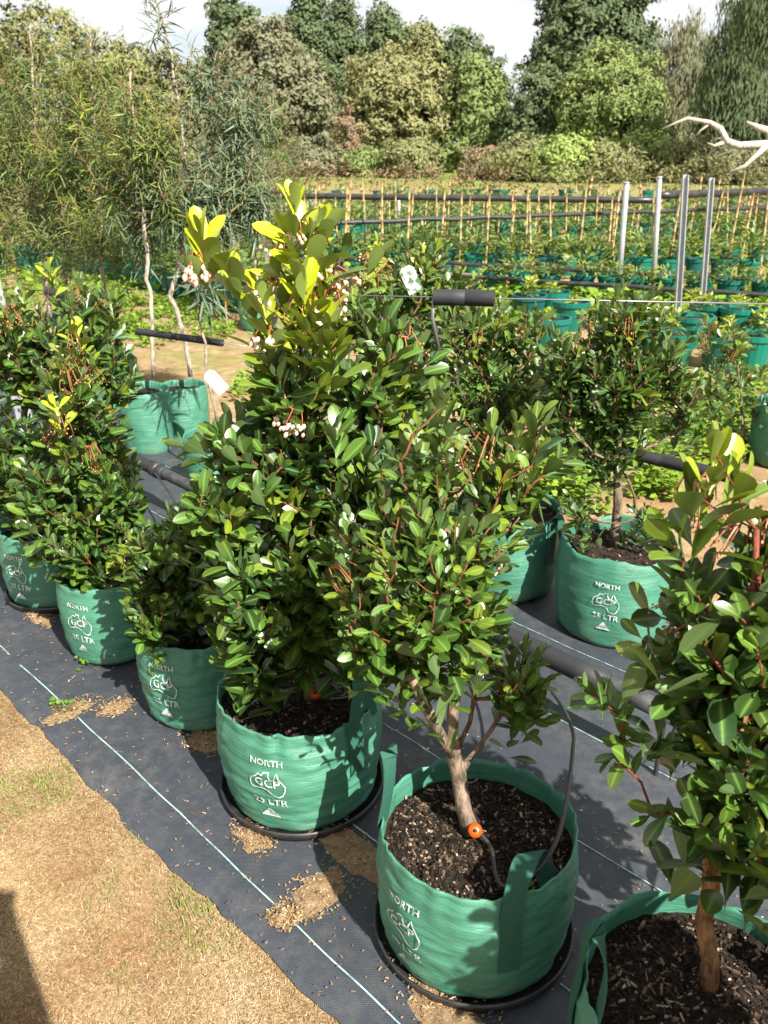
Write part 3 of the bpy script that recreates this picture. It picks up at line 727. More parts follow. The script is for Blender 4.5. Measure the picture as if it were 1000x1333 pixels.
# --- front row -----------------------------------------------------
P1 = (0.178, 1.232, 0.018)
shrub(P1, 0.262, 0.188, 11, 'open-stemmed shrub in grow bag with wide bare soil, forked trunk and orange dripper',
      [V3(at(612, 1080, 1.255)), V3(at(601, 1030, 1.26)), V3(at(590, 985, 1.27)), V3(at(588, 930, 1.28)), V3(at(600, 870, 1.29)), V3(at(596, 790, 1.30)), V3(at(600, 700, 1.31))],
      [blob(572, 735, 1.25, .125, .15, .125, 82), blob(482, 790, 1.24, .065, .09, .075, 24), blob(680, 872, 1.27, .055, .07, .035, 11), blob(460, 720, 1.34, .06, .08, .08, 14),
       blob(655, 615, 1.36, .085, .10, .09, 20), blob(560, 600, 1.36, .09, .10, .10, 18), blob(540, 850, 1.27, .06, .06, .03, 8), blob(620, 800, 1.28, .05, .07, .06, 12), blob(520, 690, 1.30, .06, .08, .07, 14)],
      0.051, nleaf=(10, 15), young_top=.2, tone=.66, near=True, print_ang=-R(40), print_z=.135, straps=((R(20), 'fold'), (-R(112), 'up')), nchips=4600,
      extra=[(V3(at(700, 548, 1.36)), (0.1, 0, 1), 12, .070, .12, .11), (V3(at(640, 560, 1.37)), (-.15, 0, 1), 11, .062, .10, .11), (V3(at(735, 600, 1.34)), (.7, 0, .5), 9, .06, .05, .08),
             (V3(at(570, 520, 1.40)), (-.1, 0, 1), 11, .062, .08, .11), (V3(at(690, 905, 1.31)), (.8, -.1, .1), 9, .058, .0, .09), (V3(at(480, 780, 1.26)), (-.7, -.2, .5), 10, .055, .05, .09)],
      flowers=2, panicles=4, fl_kind='salmon', trunk_r=.0155, soil_h=.205,
      forks=[[V3(at(590, 985, 1.27)), V3(at(570, 950, 1.25)), V3(at(545, 900, 1.24)), V3(at(515, 840, 1.25))], [V3(at(594, 990, 1.27)), V3(at(612, 940, 1.29)), V3(at(622, 880, 1.31)), V3(at(650, 800, 1.33))], [V3(at(600, 1000, 1.265)), V3(at(640, 950, 1.30)), V3(at(672, 900, 1.31))]])
saucer((P1[0], P1[1], 0.012), .188, 'black plastic saucer under grow bag with forked open shrub')

P2 = (-0.200, 1.650, 0.018)
shrub(P2, 0.272, 0.192, 12, 'tallest bushy shrub with upright red leaders and pinkish flowers, grow bag print facing path',
      [V3(at(408, 912, 1.66)), V3(at(404, 860, 1.66)), V3(at(398, 790, 1.67)), V3(at(396, 700, 1.68)), V3(at(396, 600, 1.69)), V3(at(392, 480, 1.69)), V3(at(390, 380, 1.70))],
      [blob(395, 760, 1.62, .155, .17, .14, 84), blob(320, 770, 1.54, .07, .09, .08, 22), blob(385, 600, 1.68, .15, .15, .14, 56), blob(470, 640, 1.62, .10, .12, .11, 26), blob(300, 570, 1.68, .05, .08, .05, 8),
       blob(375, 500, 1.70, .09, .10, .09, 22), blob(525, 560, 1.78, .09, .10, .12, 24), blob(500, 450, 1.8, .07, .08, .07, 10), blob(450, 800, 1.6, .09, .1, .08, 16), blob(290, 660, 1.60, .06, .09, .09, 14), blob(530, 480, 1.85, .08, .09, .08, 12), blob(480, 510, 1.72, .08, .09, .09, 18), blob(330, 850, 1.58, .08, .07, .04, 14)],
      0.070, nleaf=(9, 14), young_top=.22, young_z=1.05, tone=.42, near=True, print_ang=-R(23), print_z=.150, straps=((R(38), 'up'),), nchips=2400,
      extra=[(V3(at(385, 262, 1.70)), (0, 0, 1), 14, .078, 1.0, .13), (V3(at(402, 318, 1.68)), (.1, 0, 1), 14, .082, 1.0, .12), (V3(at(262, 312, 1.70)), (-.08, 0, 1), 14, .092, 1.0, .10), (V3(at(330, 378, 1.69)), (-.05, 0, 1), 12, .080, .75, .12),
             (V3(at(425, 365, 1.68)), (.15, 0, 1), 12, .078, .85, .11), (V3(at(445, 335, 1.74)), (.5, 0, .9), 9, .095, .05, .12), (V3(at(362, 345, 1.7)), (-.1, 0, 1), 12, .075, .95, .10), (V3(at(490, 328, 1.80)), (.4, .1, .9), 8, .066, .55, .12),
             (V3(at(408, 410, 1.64)), (.1, -.1, 1), 14, .08, .9, .12), (V3(at(395, 365, 1.62)), (0, -.1, 1), 14, .08, 1.0, .12), (V3(at(430, 420, 1.62)), (.1, -.1, 1), 13, .078, .6, .12), (V3(at(370, 290, 1.72)), (-.15, 0, 1), 11, .07, .9, .10), (V3(at(420, 290, 1.72)), (.2, 0, 1), 11, .072, .8, .10), (V3(at(300, 350, 1.68)), (-.2, 0, 1), 11, .076, .7, .10), (V3(at(345, 400, 1.62)), (-.1, -.1, 1), 12, .076, .7, .11), (V3(at(380, 420, 1.65)), (-.1, -.1, 1), 13, .08, .7, .12), (V3(at(350, 450, 1.64)), (-.2, -.1, 1), 12, .078, .4, .11), (V3(at(440, 450, 1.64)), (.2, -.1, 1), 12, .078, .35, .11),
             (V3(at(290, 730, 1.50)), (-.6, -.3, .6), 11, .072, .0, .09), (V3(at(335, 640, 1.52)), (-.3, -.3, .9), 12, .075, .05, .10), (V3(at(440, 555, 1.55)), (.1, -.2, 1), 11, .074, .06, .10), (V3(at(520, 460, 1.7)), (.5, 0, .8), 10, .07, .1, .1), (V3(at(300, 590, 1.58)), (-.4, -.2, .8), 10, .074, .0, .1), (V3(at(240, 580, 1.66)), (-.8, -.1, .4), 9, .07, .0, .1)],
      flowers=12, panicles=10, trunk_r=.0150, tags=((at(281, 497, 1.62), (R(-25), R(-38), R(20)), .026, .050, 'tag_plain'),))
saucer((P2[0], P2[1], 0.012), .192, 'black plastic saucer under grow bag of tallest flowering shrub')

P3 = (-0.512, 1.975, 0.016)
shrub(P3, 0.258, 0.153, 13, 'low rounded shrub, shortest of the row, in dusty grow bag with shaded print',
      [V3(at(240, 830, 1.98)), V3(at(242, 790, 1.98)), V3(at(246, 740, 1.99)), V3(at(248, 690, 2.0))],
      [blob(240, 738, 1.95, .155, .14, .115, 84), blob(205, 790, 1.88, .08, .08, .05, 16), blob(250, 690, 2.02, .10, .10, .05, 18), blob(300, 800, 1.92, .07, .07, .06, 12), blob(180, 720, 1.95, .06, .08, .06, 12), blob(285, 700, 1.98, .07, .08, .08, 14)],
      0.060, nleaf=(9, 13), young_top=.08, tone=.45, near=True, print_ang=-R(38), print_z=.145, straps=((R(48), 'down'),), nchips=500, panicles=3, trunk_r=.011, single=280)
P4 = (-0.840, 2.290, 0.016)
shrub(P4, 0.255, 0.153, 14, 'mid-height shrub with dried orange flower stalks beside the lowest shrub of the row',
      [V3(at(138, 775, 2.30)), V3(at(130, 720, 2.31)), V3(at(116, 640, 2.32)), V3(at(112, 560, 2.33)), V3(at(108, 500, 2.33))],
      [blob(105, 690, 2.25, .18, .16, .12, 62), blob(110, 580, 2.32, .15, .14, .14, 52), blob(90, 505, 2.32, .10, .10, .10, 20), blob(155, 640, 2.25, .08, .10, .09, 14), blob(60, 630, 2.25, .08, .1, .1, 14)],
      0.062, nleaf=(9, 13), young_top=.30, young_z=.80, tone=.42, near=False, print_ang=-R(40), print_z=.145, nchips=300,
      extra=[(V3(at(98, 425, 2.33)), (0, 0, 1), 10, .062, .85, .10), (V3(at(72, 525, 2.18)), (-.1, -.1, 1), 10, .062, .75, .10), (V3(at(120, 470, 2.33)), (.2, 0, 1), 10, .064, .35, .10)],
      panicles=16, trunk_r=.012, single=280)
P5 = (-1.150, 2.620, 0.018)
shrub(P5, 0.262, 0.160, 15, 'dense dark-leaved shrub in grow bag on a saucer near the perforated post',
      [V3(at(42, 702, 2.62)), V3(at(38, 650, 2.62)), V3(at(30, 560, 2.64)), V3(at(40, 470, 2.65)), V3(at(55, 400, 2.66))],
      [blob(20, 600, 2.58, .20, .17, .17, 66), blob(60, 460, 2.66, .19, .15, .15, 60), blob(120, 410, 2.75, .12, .12, .12, 30), blob(10, 440, 2.6, .12, .12, .12, 24), blob(150, 480, 2.72, .08, .1, .1, 12)],
      0.062, nleaf=(9, 13), young_top=.12, tone=.33, near=False, print_ang=-R(45), print_z=.140, nchips=200,
      extra=[(V3(at(65, 348, 2.68)), (0, 0, 1), 9, .055, .8, .09), (V3(at(28, 380, 2.65)), (-.1, 0, 1), 9, .055, .3, .09), (V3(at(150, 395, 2.75)), (.2, 0, 1), 9, .058, .1, .09)],
      panicles=11, trunk_r=.013, single=250)
saucer((P5[0], P5[1], 0.012), .160, 'black plastic saucer under grow bag of dense dark shrub')
P6 = (-1.52, 2.97, 0.016)
shrub(P6, 0.270, 0.174, 16, 'dark shrub farthest along the front row, mostly hidden by its neighbour',
      [(-1.62, 2.99, .23), (-1.61, 3.0, .45), (-1.60, 3.0, .8)],
      [((-1.58, 2.98, .62), (.22, .2, .22), 50), ((-1.52, 3.0, .92), (.18, .16, .16), 40)], 0.062, young_top=.2, tone=.35, trunk_r=.012, single=60)

P0 = (0.495, 0.885, 0.016)
shrub(P0, 0.265, 0.190, 17, 'large-leaved shrub with red stems, salmon stalks and orange bark beside the forked shrub',
      [V3(at(922, 1290, .925)), V3(at(918, 1200, .93)), V3(at(930, 1110, .94)), V3(at(955, 1000, .95)), V3(at(975, 880, .96)), V3(at(985, 780, .97)), V3(at(985, 690, .97))],
      [blob(975, 830, .97, .075, .09, .09, 20), blob(1070, 860, 1.0, .14, .13, .15, 32), blob(985, 1000, .93, .055, .07, .06, 13), blob(1050, 720, 1.0, .10, .09, .09, 18), blob(925, 900, 1.0, .055, .06, .06, 9),
       blob(1020, 1110, .86, .045, .04, .04, 6), blob(1090, 1030, .95, .08, .09, .11, 12), blob(910, 770, 1.0, .04, .05, .06, 5), blob(860, 850, 1.02, .03, .05, .04, 3), blob(925, 1050, .92, .04, .05, .04, 5), ((.80, .92, .7), (.12, .12, .18), 24)],
      0.074, nleaf=(8, 12), young_top=.18, tone=.38, near=True, stem='stem_red', straps=((-R(72), 'up'), (R(100), 'up')), nchips=3200,
      extra=[(V3(at(932, 590, 1.0)), (0, 0, 1), 9, .078, .80, .09), (V3(at(900, 640, 1.0)), (-.2, -.1, .9), 9, .080, .25, .09), (V3(at(960, 640, 1.0)), (.3, 0, .9), 9, .080, .35, .09), (V3(at(872, 700, 1.0)), (-.5, -.2, .7), 7, .078, .2, .08),
             (V3(at(985, 1110, .84)), (.1, -.3, .6), 8, .055, .35, .06), (V3(at(770, 900, 1.04)), (-.5, 0, .5), 9, .058, .0, .07), (V3(at(800, 985, 1.02)), (-.4, -.2, .0), 8, .058, .0, .07), (V3(at(850, 1060, .98)), (-.6, -.2, .1), 7, .062, .0, .07), (V3(at(815, 935, 1.03)), (-.1, -.2, .6), 8, .058, .0, .07)],
      flowers=9, panicles=4, fl_kind='salmon', trunk_r=.0135, soil_h=.215, mind=.04, lpitch=.0135)

PN = (0.76, 0.50, 0.016)  # unseen row neighbour, added with its crown placed to shade the forked shrub's bag
shrub(PN, 0.265, 0.185, 18, 'unseen bushy shrub added at the near end of the front row to shade the bag of the forked shrub',
      [(.76, .50, .23), (.75, .50, .45), (.72, .50, .7), (.72, .50, .9)],
      [((.64, .51, .77), (.115, .11, .18), 105), ((.72, .47, .84), (.12, .11, .10), 34)], 0.070, young_top=.2, tone=.4, trunk_r=.013, single=40)
# --- second row ----------------------------------------------------
R1 = (0.742, 2.405, 0.016)
shrub(R1, 0.300, 0.182, 21, 'standard shrub with bare lower trunk in grow bag whose whole print shows',
      [V3(at(803, 712, 2.42)), V3(at(803, 660, 2.42)), V3(at(805, 600, 2.43)), V3(at(806, 530, 2.44)), V3(at(808, 460, 2.45))],
      [blob(800, 490, 2.44, .17, .15, .15, 88), blob(740, 470, 2.42, .10, .10, .11, 26), blob(865, 470, 2.46, .10, .1, .11, 22), blob(810, 400, 2.46, .15, .12, .06, 24), blob(800, 575, 2.42, .14, .13, .05, 16), blob(725, 530, 2.42, .06, .08, .08, 10), blob(895, 520, 2.46, .06, .08, .08, 10), blob(755, 660, 2.38, .05, .05, .05, 6), blob(840, 665, 2.38, .06, .05, .03, 6)],
      0.052, nleaf=(9, 13), young_top=.10, tone=.30, near=False, print_ang=R(-6), print_z=.165, nchips=420, panicles=4, trunk_r=.0135, single=220,
      group='arbutus shrubs in green grow bags')
R2 = (0.430, 2.690, 0.016)
shrub(R2, 0.300, 0.186, 22, 'dark shrub in smooth sunlit grow bag behind the forked open shrub',
      [V3(at(630, 690, 2.70)), V3(at(632, 620, 2.70)), V3(at(636, 520, 2.72)), V3(at(640, 430, 2.74))],
      [blob(635, 500, 2.72, .22, .18, .17, 80), blob(620, 420, 2.76, .16, .14, .08, 30), blob(690, 440, 2.74, .09, .1, .1, 16), blob(600, 590, 2.66, .14, .12, .08, 18)],
      0.052, nleaf=(9, 13), young_top=.12, tone=.36, near=False, nchips=200, panicles=3, trunk_r=.012, single=150, straps=((R(52), 'down'),))
R3 = (0.080, 3.03, 0.016)
shrub(R3, 0.290, 0.18, 23, 'dark shrub with white plant tag behind the tallest shrub',
      [(0.08, 3.03, .25), (0.085, 3.03, .5), (0.09, 3.04, .85)],
      [blob(530, 430, 3.02, .20, .17, .18, 70), blob(545, 350, 3.05, .15, .13, .10, 34), blob(470, 400, 3.0, .12, .12, .14, 24), blob(600, 370, 3.05, .07, .08, .08, 10)],
      0.054, nleaf=(9, 12), young_top=.25, tone=.33, panicles=5, trunk_r=.012, single=150,
      extra=[(V3(at(555, 315, 3.05)), (0, 0, 1), 10, .062, .05, .12), (V3(at(492, 322, 3.0)), (.1, 0, 1), 9, .055, .6, .09)],
      tags=((at(535, 364, 2.86), (R(12), R(-22), R(-14)), .052, .095, 'tag_white'),))
R4 = (-0.285, 3.385, 0.016)
shrub(R4, 0.290, 0.18, 24, 'half-hidden shrub glimpsed behind the red leaders of the tallest shrub',
      [(-.285, 3.385, .25), (-.28, 3.385, .5), (-.27, 3.39, .8)],
      [blob(410, 470, 3.38, .17, .15, .22, 46), blob(345, 450, 3.40, .06, .1, .12, 9), blob(440, 390, 3.4, .12, .12, .10, 22)],
      0.056, nleaf=(8, 12), young_top=.1, tone=.3, panicles=6, trunk_r=.011, single=60)
# --- third row -----------------------------------------------------
R5 = (2.02, 4.02, -0.006)
shrub(R5, 0.30, 0.18, 25, 'sparse leggy shrub standing among bright weeds beyond the second row',
      [V3(at(968, 640, 4.05)), V3(at(967, 590, 4.05)), V3(at(966, 530, 4.06)), V3(at(960, 470, 4.07))],
      [blob(950, 500, 4.06, .26, .2, .15, 34), blob(1010, 510, 4.06, .2, .2, .16, 22), blob(940, 440, 4.08, .16, .16, .09, 16)],
      0.056, nleaf=(8, 11), young_top=.35, tone=.4, panicles=8, trunk_r=.012, single=120)

# ------------------------------------------------------------------ irrigation header, foam sleeves, drip lines
def pipe_obj(name, pts, r, m_, label, cat, group=None, n=14, parts=()):
    mb = MB(); P = [Vector(p) for p in pts]
    mb.tube(P, r, n)
    o = obj(name, mb.mesh(name, True), None, m_); tag(o, label, cat, group)
    return o
def header():
    a, b_ = gp(150, 586, .20), gp(880, 934, .20)
    root = empty('irrigation_pipe', (a.x, a.y, 0)); tag(root, 'thick grey poly pipe running between the two shrub rows', 'pipe')
    def L(s, dz=0.0): p = a.lerp(b_, s); return Vector((p.x, p.y, .20 + dz + .008 * nz(s * 5, 3))) - Vector((a.x, a.y, 0))
    mb = MB(); mb.tube([L(s / 24) for s in range(25)], .023, 16); obj('pipe', mb.mesh('pipe', True), root, M['pipe_grey'])
    for s0, s1 in ((.035, .155), (.62, .93)):                           # fat black sleeve stretches
        mb = MB(); mb.tube([L(s0 + (s1 - s0) * k / 10) for k in range(11)], .0285, 18); obj('sleeve', mb.mesh('sleeve', True), root, M['foam'])
    for s in (.79, .66, .13):                                            # joiner clamps
        mb = MB(); mb.tube([L(s - .008), L(s + .008)], .034, 18); obj('clamp', mb.mesh('clamp', True), root, M['black_plastic'])
    for s in (.02, .28, .53, .80, .99):
        p = L(s); mb = MB(); mb.tube([(p.x, p.y, 0.0), (p.x, p.y, p.z)], .006, 8); obj('support_stake', mb.mesh('support_stake'), root, M['black_plastic'])
    return a, b_
HA, HB = header()
def drip(pts, emit, label, group='drip lines feeding the grow bags'):
    P = [Vector(p) for p in pts]
    for _ in range(3):
        q = [P[0]]
        for i in range(len(P) - 1): q += [P[i].lerp(P[i + 1], .25), P[i].lerp(P[i + 1], .75)]
        P = q + [P[-1]]
    base = P[-1]; root = empty('drip_line', base); tag(root, label, 'drip line', group)
    mb = MB(); mb.tube([p - base for p in P], .0042, 8); obj('tube', mb.mesh('tube', True), root, M['black_plastic'])
    if emit is None: return
    e = Vector(emit) - base; d = (Vector((0, -.55, .5))).normalized(); mb = MB()
    mb.tube([e - d * .010, e - d * .007, e + d * .006, e + d * .011, e + d * .012], [.009, .0135, .0140, .0115, .004], 16)
    em = obj('emitter', mb.mesh('emitter', True), root, M['orange'])
    mb = MB(); mb.tube([e + d * .011, e + d * .017], [.004, .003], 8); obj('nozzle', mb.mesh('nozzle', True), em, M['black_plastic'])
drip([HA.lerp(HB, .815), gp(749, 935, .27), gp(744, 1000, .32), gp(735, 1060, .325), gp(722, 1105, .31), gp(692, 1142, .285), gp(656, 1158, .265), gp(644, 1140, .258), gp(642, 1105, .25), gp(626, 1086, .252)], gp(618, 1081, .258), 'black drip tube looping into the bag with the forked open shrub')
drip([HA.lerp(HB, .52), at(520, 800, 1.95), at(500, 880, 1.8), at(470, 905, 1.67), at(430, 912, 1.64), at(414, 906, 1.63)], at(411, 903, 1.625), 'black drip tube with orange dripper at base of tallest shrub')
drip([HA.lerp(HB, .11), at(232, 655, 2.9), at(230, 690, 2.6), at(236, 760, 2.25), at(238, 815, 2.02)], None, 'black drip tube dropping to the lowest shrub of the row')

def sleeve_on_wire(pa, pb, s0, s1, r, label, hang=False, wire=True):
    """a trellis wire with a length of foam sleeve on it"""
    pa, pb = Vector(pa), Vector(pb); base = Vector((pa.x, pa.y, 0)); root = empty('trellis_wire', base); tag(root, label, 'wire')
    if wire:
        mb = MB(); mb.tube([pa - base, pb - base], .0022, 6); obj('wire', mb.mesh('wire', True), root, M['wire'])
    a, b_ = pa.lerp(pb, s0) - base, pa.lerp(pb, s1) - base
    mb = MB(); d = (b_ - a)
    mb.tube([a + d * .0, a + d * .3, a + d * .52, a + d * .53, a + d * .54, a + d], [r, r, r, r * .93, r, r], 18, cap=False)
    # open ends: an inner wall so the sleeve reads as a hollow tube
    mb.tube([a, a + d * .08], [r, r * .98], 18, cap=False); mb.tube([b_, b_ - d * .08], [r * .62, r * .60], 18); mb.tube([a, a + d * .08], [r * .62, r * .60], 18)
    for end in (a, b_):
        n_ = 18; t_ = d.normalized(); x = t_.orthogonal().normalized(); y = t_.cross(x)
        Vv = [end + (x * math.cos(6.2832 * k / n_) + y * math.sin(6.2832 * k / n_)) * rr for rr in (r, r * .62) for k in range(n_)]
        mb.add(Vv, [[k, (k + 1) % n_, n_ + (k + 1) % n_, n_ + k] for k in range(n_)])
    obj('foam_sleeve', mb.mesh('foam_sleeve', True), root, M['foam'])
    if hang:
        mb = MB(); mb.tube([a, a + Vector((-.004, 0, -.06)), a + Vector((.02, 0, -.16))], .006, 6); obj('tie', mb.mesh('tie', True), root, M['wire'])
sleeve_on_wire(at(425, 384, 2.60), at(1010, 396, 2.30), .262, .402, .0235, 'thin wire with short black foam sleeve above the dark tagged shrub', True)
d2 = (gp(990, 630, .60) - gp(770, 578, .60))
sleeve_on_wire(gp(770, 578, .60) - d2 * .6, gp(990, 630, .60) + d2 * .8, .235, .62, .0185, 'trellis wire with long black foam sleeve beside the standard shrub')
sleeve_on_wire(at(40, 372, 4.4), at(300, 450, 3.7), .10, .19, .021, 'sloping wire with short black sleeve by the left saplings', wire=False)
sleeve_on_wire(at(176, 431, 3.9), at(330, 452, 3.6), .02, .75, .016, 'dark sleeve rail across the sapling trunks')

# ------------------------------------------------------------------ posts
def round_post(x0, y0, x1, y1, r, label, dark=False):
    b_ = gp(x0, y0, 0); tp = at(x1, y1, b_.y)
    root = empty('steel_post', (b_.x, b_.y, -.02)); tag(root, label, 'post', 'galvanised posts among the nursery beds')
    h = tp.z; lean = Vector((tp.x - b_.x, 0, h))
    mb = MB()
    if dark:                                                            # folded channel section
        w = r * 1.1
        for (x, y, sx, sy) in ((-w, 0, .006, w * 2), (w, 0, .006, w * 2), (0, w, w * 2, .006)):
            n0 = len(mb.V); mb.box((x, y, h / 2), (sx, sy, h))
            for i in range(n0, len(mb.V)):
                v = mb.V[i]; s = v[2] / h; mb.V[i] = (v[0] + lean.x * s, v[1], v[2])
    else: mb.tube([(0, 0, 0), lean * .5, lean * .985, lean], [r, r, r, r * .8], 14)
    obj('shaft', mb.mesh('shaft', not dark), root, M['galv'])
    if not dark:
        mb = MB(); mb.tube([lean * .999, lean * 1.012], [r * 1.12, r * 1.02], 14); obj('cap', mb.mesh('cap', True), root, M['galv'])
round_post(805, 378, 816, 236, .031, 'stout galvanised pipe post with rounded cap, paler of the pair by thin channels')
round_post(850, 378, 859, 229, .027, 'tall slim galvanised pipe post next to stouter one')
round_post(881, 428, 893, 224, .019, 'galvanised channel post with open dark side, nearer of two channels', True)
round_post(912, 428, 927, 228, .016, 'narrow galvanised channel post at the end of the post line', True)
round_post(347, 356, 344, 256, .026, 'short galvanised post behind the yellow tips of the tallest shrub')
round_post(304, 362, 300, 268, .026, 'thin galvanised post beside the cream tag')
for i, (x0, y0, x1, y1, r) in enumerate([(120, 346, 110, 283, .030), (145, 306, 139, 256, .034), (172, 304, 170, 262, .03), (94, 345, 88, 290, .026), (412, 292, 410, 250, .034), (520, 300, 519, 252, .03)]):
    round_post(x0, y0, x1, y1, r, ['leaning pale post in the sapling bed', 'pale post behind the left saplings, leaning a little', 'pale post standing by small bare saplings', 'slim brownish post in the sapling bed', 'pale post past the flowering tips', 'far pale post above the tagged shrub'][i])
def perforated_post():
    b_ = Vector((-1.83, 4.12, 0)); root = empty('perforated_post', b_); tag(root, 'galvanised perforated angle post at the end of the left shrubs', 'post')
    H_ = 1.10; mb = MB(); w = .05; pitch = .05; k = int(H_ / pitch)
    for side in (0, 1):
        for i in range(k):
            z = i * pitch
            def pt(u, zz, off=0): return (u - .025, off, zz) if side == 0 else (w - .025, u + off, zz)
            # a plate with a square slot, from four strips
            for (u0, u1, z0, z1) in ((0, .014, z, z + pitch), (w - .014, w, z, z + pitch), (.014, w - .014, z, z + .014), (.014, w - .014, z + pitch - .014, z + pitch)):
                c_ = ((u0 + u1) / 2, (z0 + z1) / 2)
                if side == 0: mb.box((c_[0] - .025, 0, c_[1]), (u1 - u0, .003, z1 - z0))
                else: mb.box((w - .025, c_[0] + .003, c_[1]), (.003, u1 - u0, z1 - z0))
    sh = obj('shaft', mb.mesh('shaft'), root, M['galv']); root.rotation_euler = (0, R(-4), R(-15))
perforated_post()
mb = MB(); p = at(285, 279, 7.2)
root = empty('marker_sign', (p.x, 7.2, 0)); tag(root, 'small cream marker card on a thin stake beside a galvanised post', 'sign')
mb.box((0, 0, p.z), (.125, .004, .15), Matrix.Rotation(R(-4), 3, 'Y')); obj('card', mb.mesh('card'), root, M['tag_plain'])
mb = MB(); mb.tube([(0, .006, -.02), (0, .006, p.z + .05)], .006, 6); obj('stake', mb.mesh('stake'), root, M['bamboo'])

# ------------------------------------------------------------------ narrow-leaved saplings
GUM = [leaf_shape(W=0.095, seg=4, fold=.15, curl=c, peak=.42, pet=.06, twist=tw) for c, tw in ((.25, .3), (.45, -.4), (.12, .8), (.6, .1))]
def sapling(base, bag_h, bag_r_, seed, label, trunk, blobs, size, m_, nleaf=(9, 15), tr=.011, young=.15, with_bag=True, tone=.5, droop=.6, stem='pale_stem', lp=.013):
    rnd = np.random.default_rng(seed); L0 = np.array(base)
    root = empty('potted_sapling', base); tag(root, label, 'sapling', 'narrow-leaved saplings in bags')
    if with_bag:
        bag, soil = build_bag(root, bag_h, bag_r_, seed * 1.3, bag_h - .04, 60, 18)
    tips, dirs = sample_blobs(blobs, base, rnd, .05)
    tk = []
    tw = [np.array(p, float) for p in trunk]
    for i in range(len(tw) - 1):
        k = max(2, int(np.linalg.norm(tw[i + 1] - tw[i]) / .07))
        for q in range(k): tk.append(tw[i] + (tw[i + 1] - tw[i]) * q / k + rnd.normal(0, .006, 3) * (1 if i or q else 0))
    tk.append(tw[-1])
    brs, trad, tpts = grow(tk, tips, dirs, rnd, .0013, .40, .35)
    trad = [min(max(r_, tr * (1 - .6 * i / len(trad))), tr * 1.2) for i, r_ in enumerate(trad)]
    mb = MB(); mb.tube([p - L0 for p in tpts], trad, 8); obj('trunk', mb.mesh('trunk', True), root, M[stem])
    mb = MB()
    for pts, rr in brs: mb.tube([p - L0 for p in pts], [min(a, tr * .6) for a in rr], 4)
    obj('branches', mb.mesh('branches', True), root, M[stem])
    items = []
    for p, d in zip(tips, dirs):
        n = int(rnd.integers(nleaf[0], nleaf[1] + 1))
        items += shoot(p - L0, d, lp * n, n, size * rnd.uniform(.75, 1.2), young * rnd.uniform(0, 2), rnd, 4, spread=(25, 85), tone0=tone, droop=droop)
    o = obj('foliage', batch('foliage', GUM, items, M[m_]), root); o.color = (0, 0, 0, 1); o['kind'] = 'stuff'
    return root
S1 = gp(197, 585); S2 = gp(243, 572); S0 = gp(285, 640)
sapling((S1.x, S1.y, 0), .33, .125, 41, 'sapling with pale cloth-wrapped stem in tall narrow sunlit bag',
        [V3(at(200, 492, S1.y)), V3(at(197, 400, S1.y)), V3(at(190, 300, S1.y)), V3(at(178, 190, S1.y)), V3(at(170, 90, S1.y))],
        [blob(190, 150, S1.y, .24, .22, .22, 90), blob(150, 210, S1.y + .1, .2, .2, .2, 50), blob(215, 240, S1.y, .12, .15, .12, 22)], .066, 'gum_leaf', young=.3, tr=.010, nleaf=(14, 22))
sapling((S2.x, S2.y, 0), .30, .13, 42, 'blue-grey weeping sapling with white upper stem and orange fork',
        [V3(at(248, 490, S2.y)), V3(at(236, 420, S2.y)), V3(at(222, 385, S2.y)), V3(at(240, 300, S2.y)), V3(at(243, 220, S2.y)), V3(at(232, 140, S2.y)), V3(at(222, 70, S2.y)), V3(at(205, 5, S2.y))],
        [blob(285, 215, S2.y, .28, .25, .18, 100), blob(310, 130, S2.y, .20, .2, .17, 44), blob(215, 230, S2.y - .1, .24, .2, .14, 60), blob(325, 235, S2.y, .17, .2, .12, 40), blob(265, 80, S2.y, .13, .15, .10, 16), blob(205, 8, S2.y, .10, .1, .08, 7), blob(180, 280, S2.y, .2, .2, .08, 24), blob(280, 270, S2.y, .25, .2, .06, 30)], .078, 'gum_blue', young=.16, tr=.0115, nleaf=(14, 20))
sapling((S0.x, S0.y, 0), .28, .14, 43, 'short dark-stemmed sapling in shaded bag behind the grey pipe',
        [V3(at(283, 560, S0.y)), V3(at(270, 480, S0.y)), V3(at(262, 420, S0.y)), V3(at(255, 380, S0.y))],
        [blob(262, 350, S0.y, .09, .1, .10, 12), blob(290, 330, S0.y + .1, .08, .1, .08, 8)], .09, 'gum_blue', tr=.008)
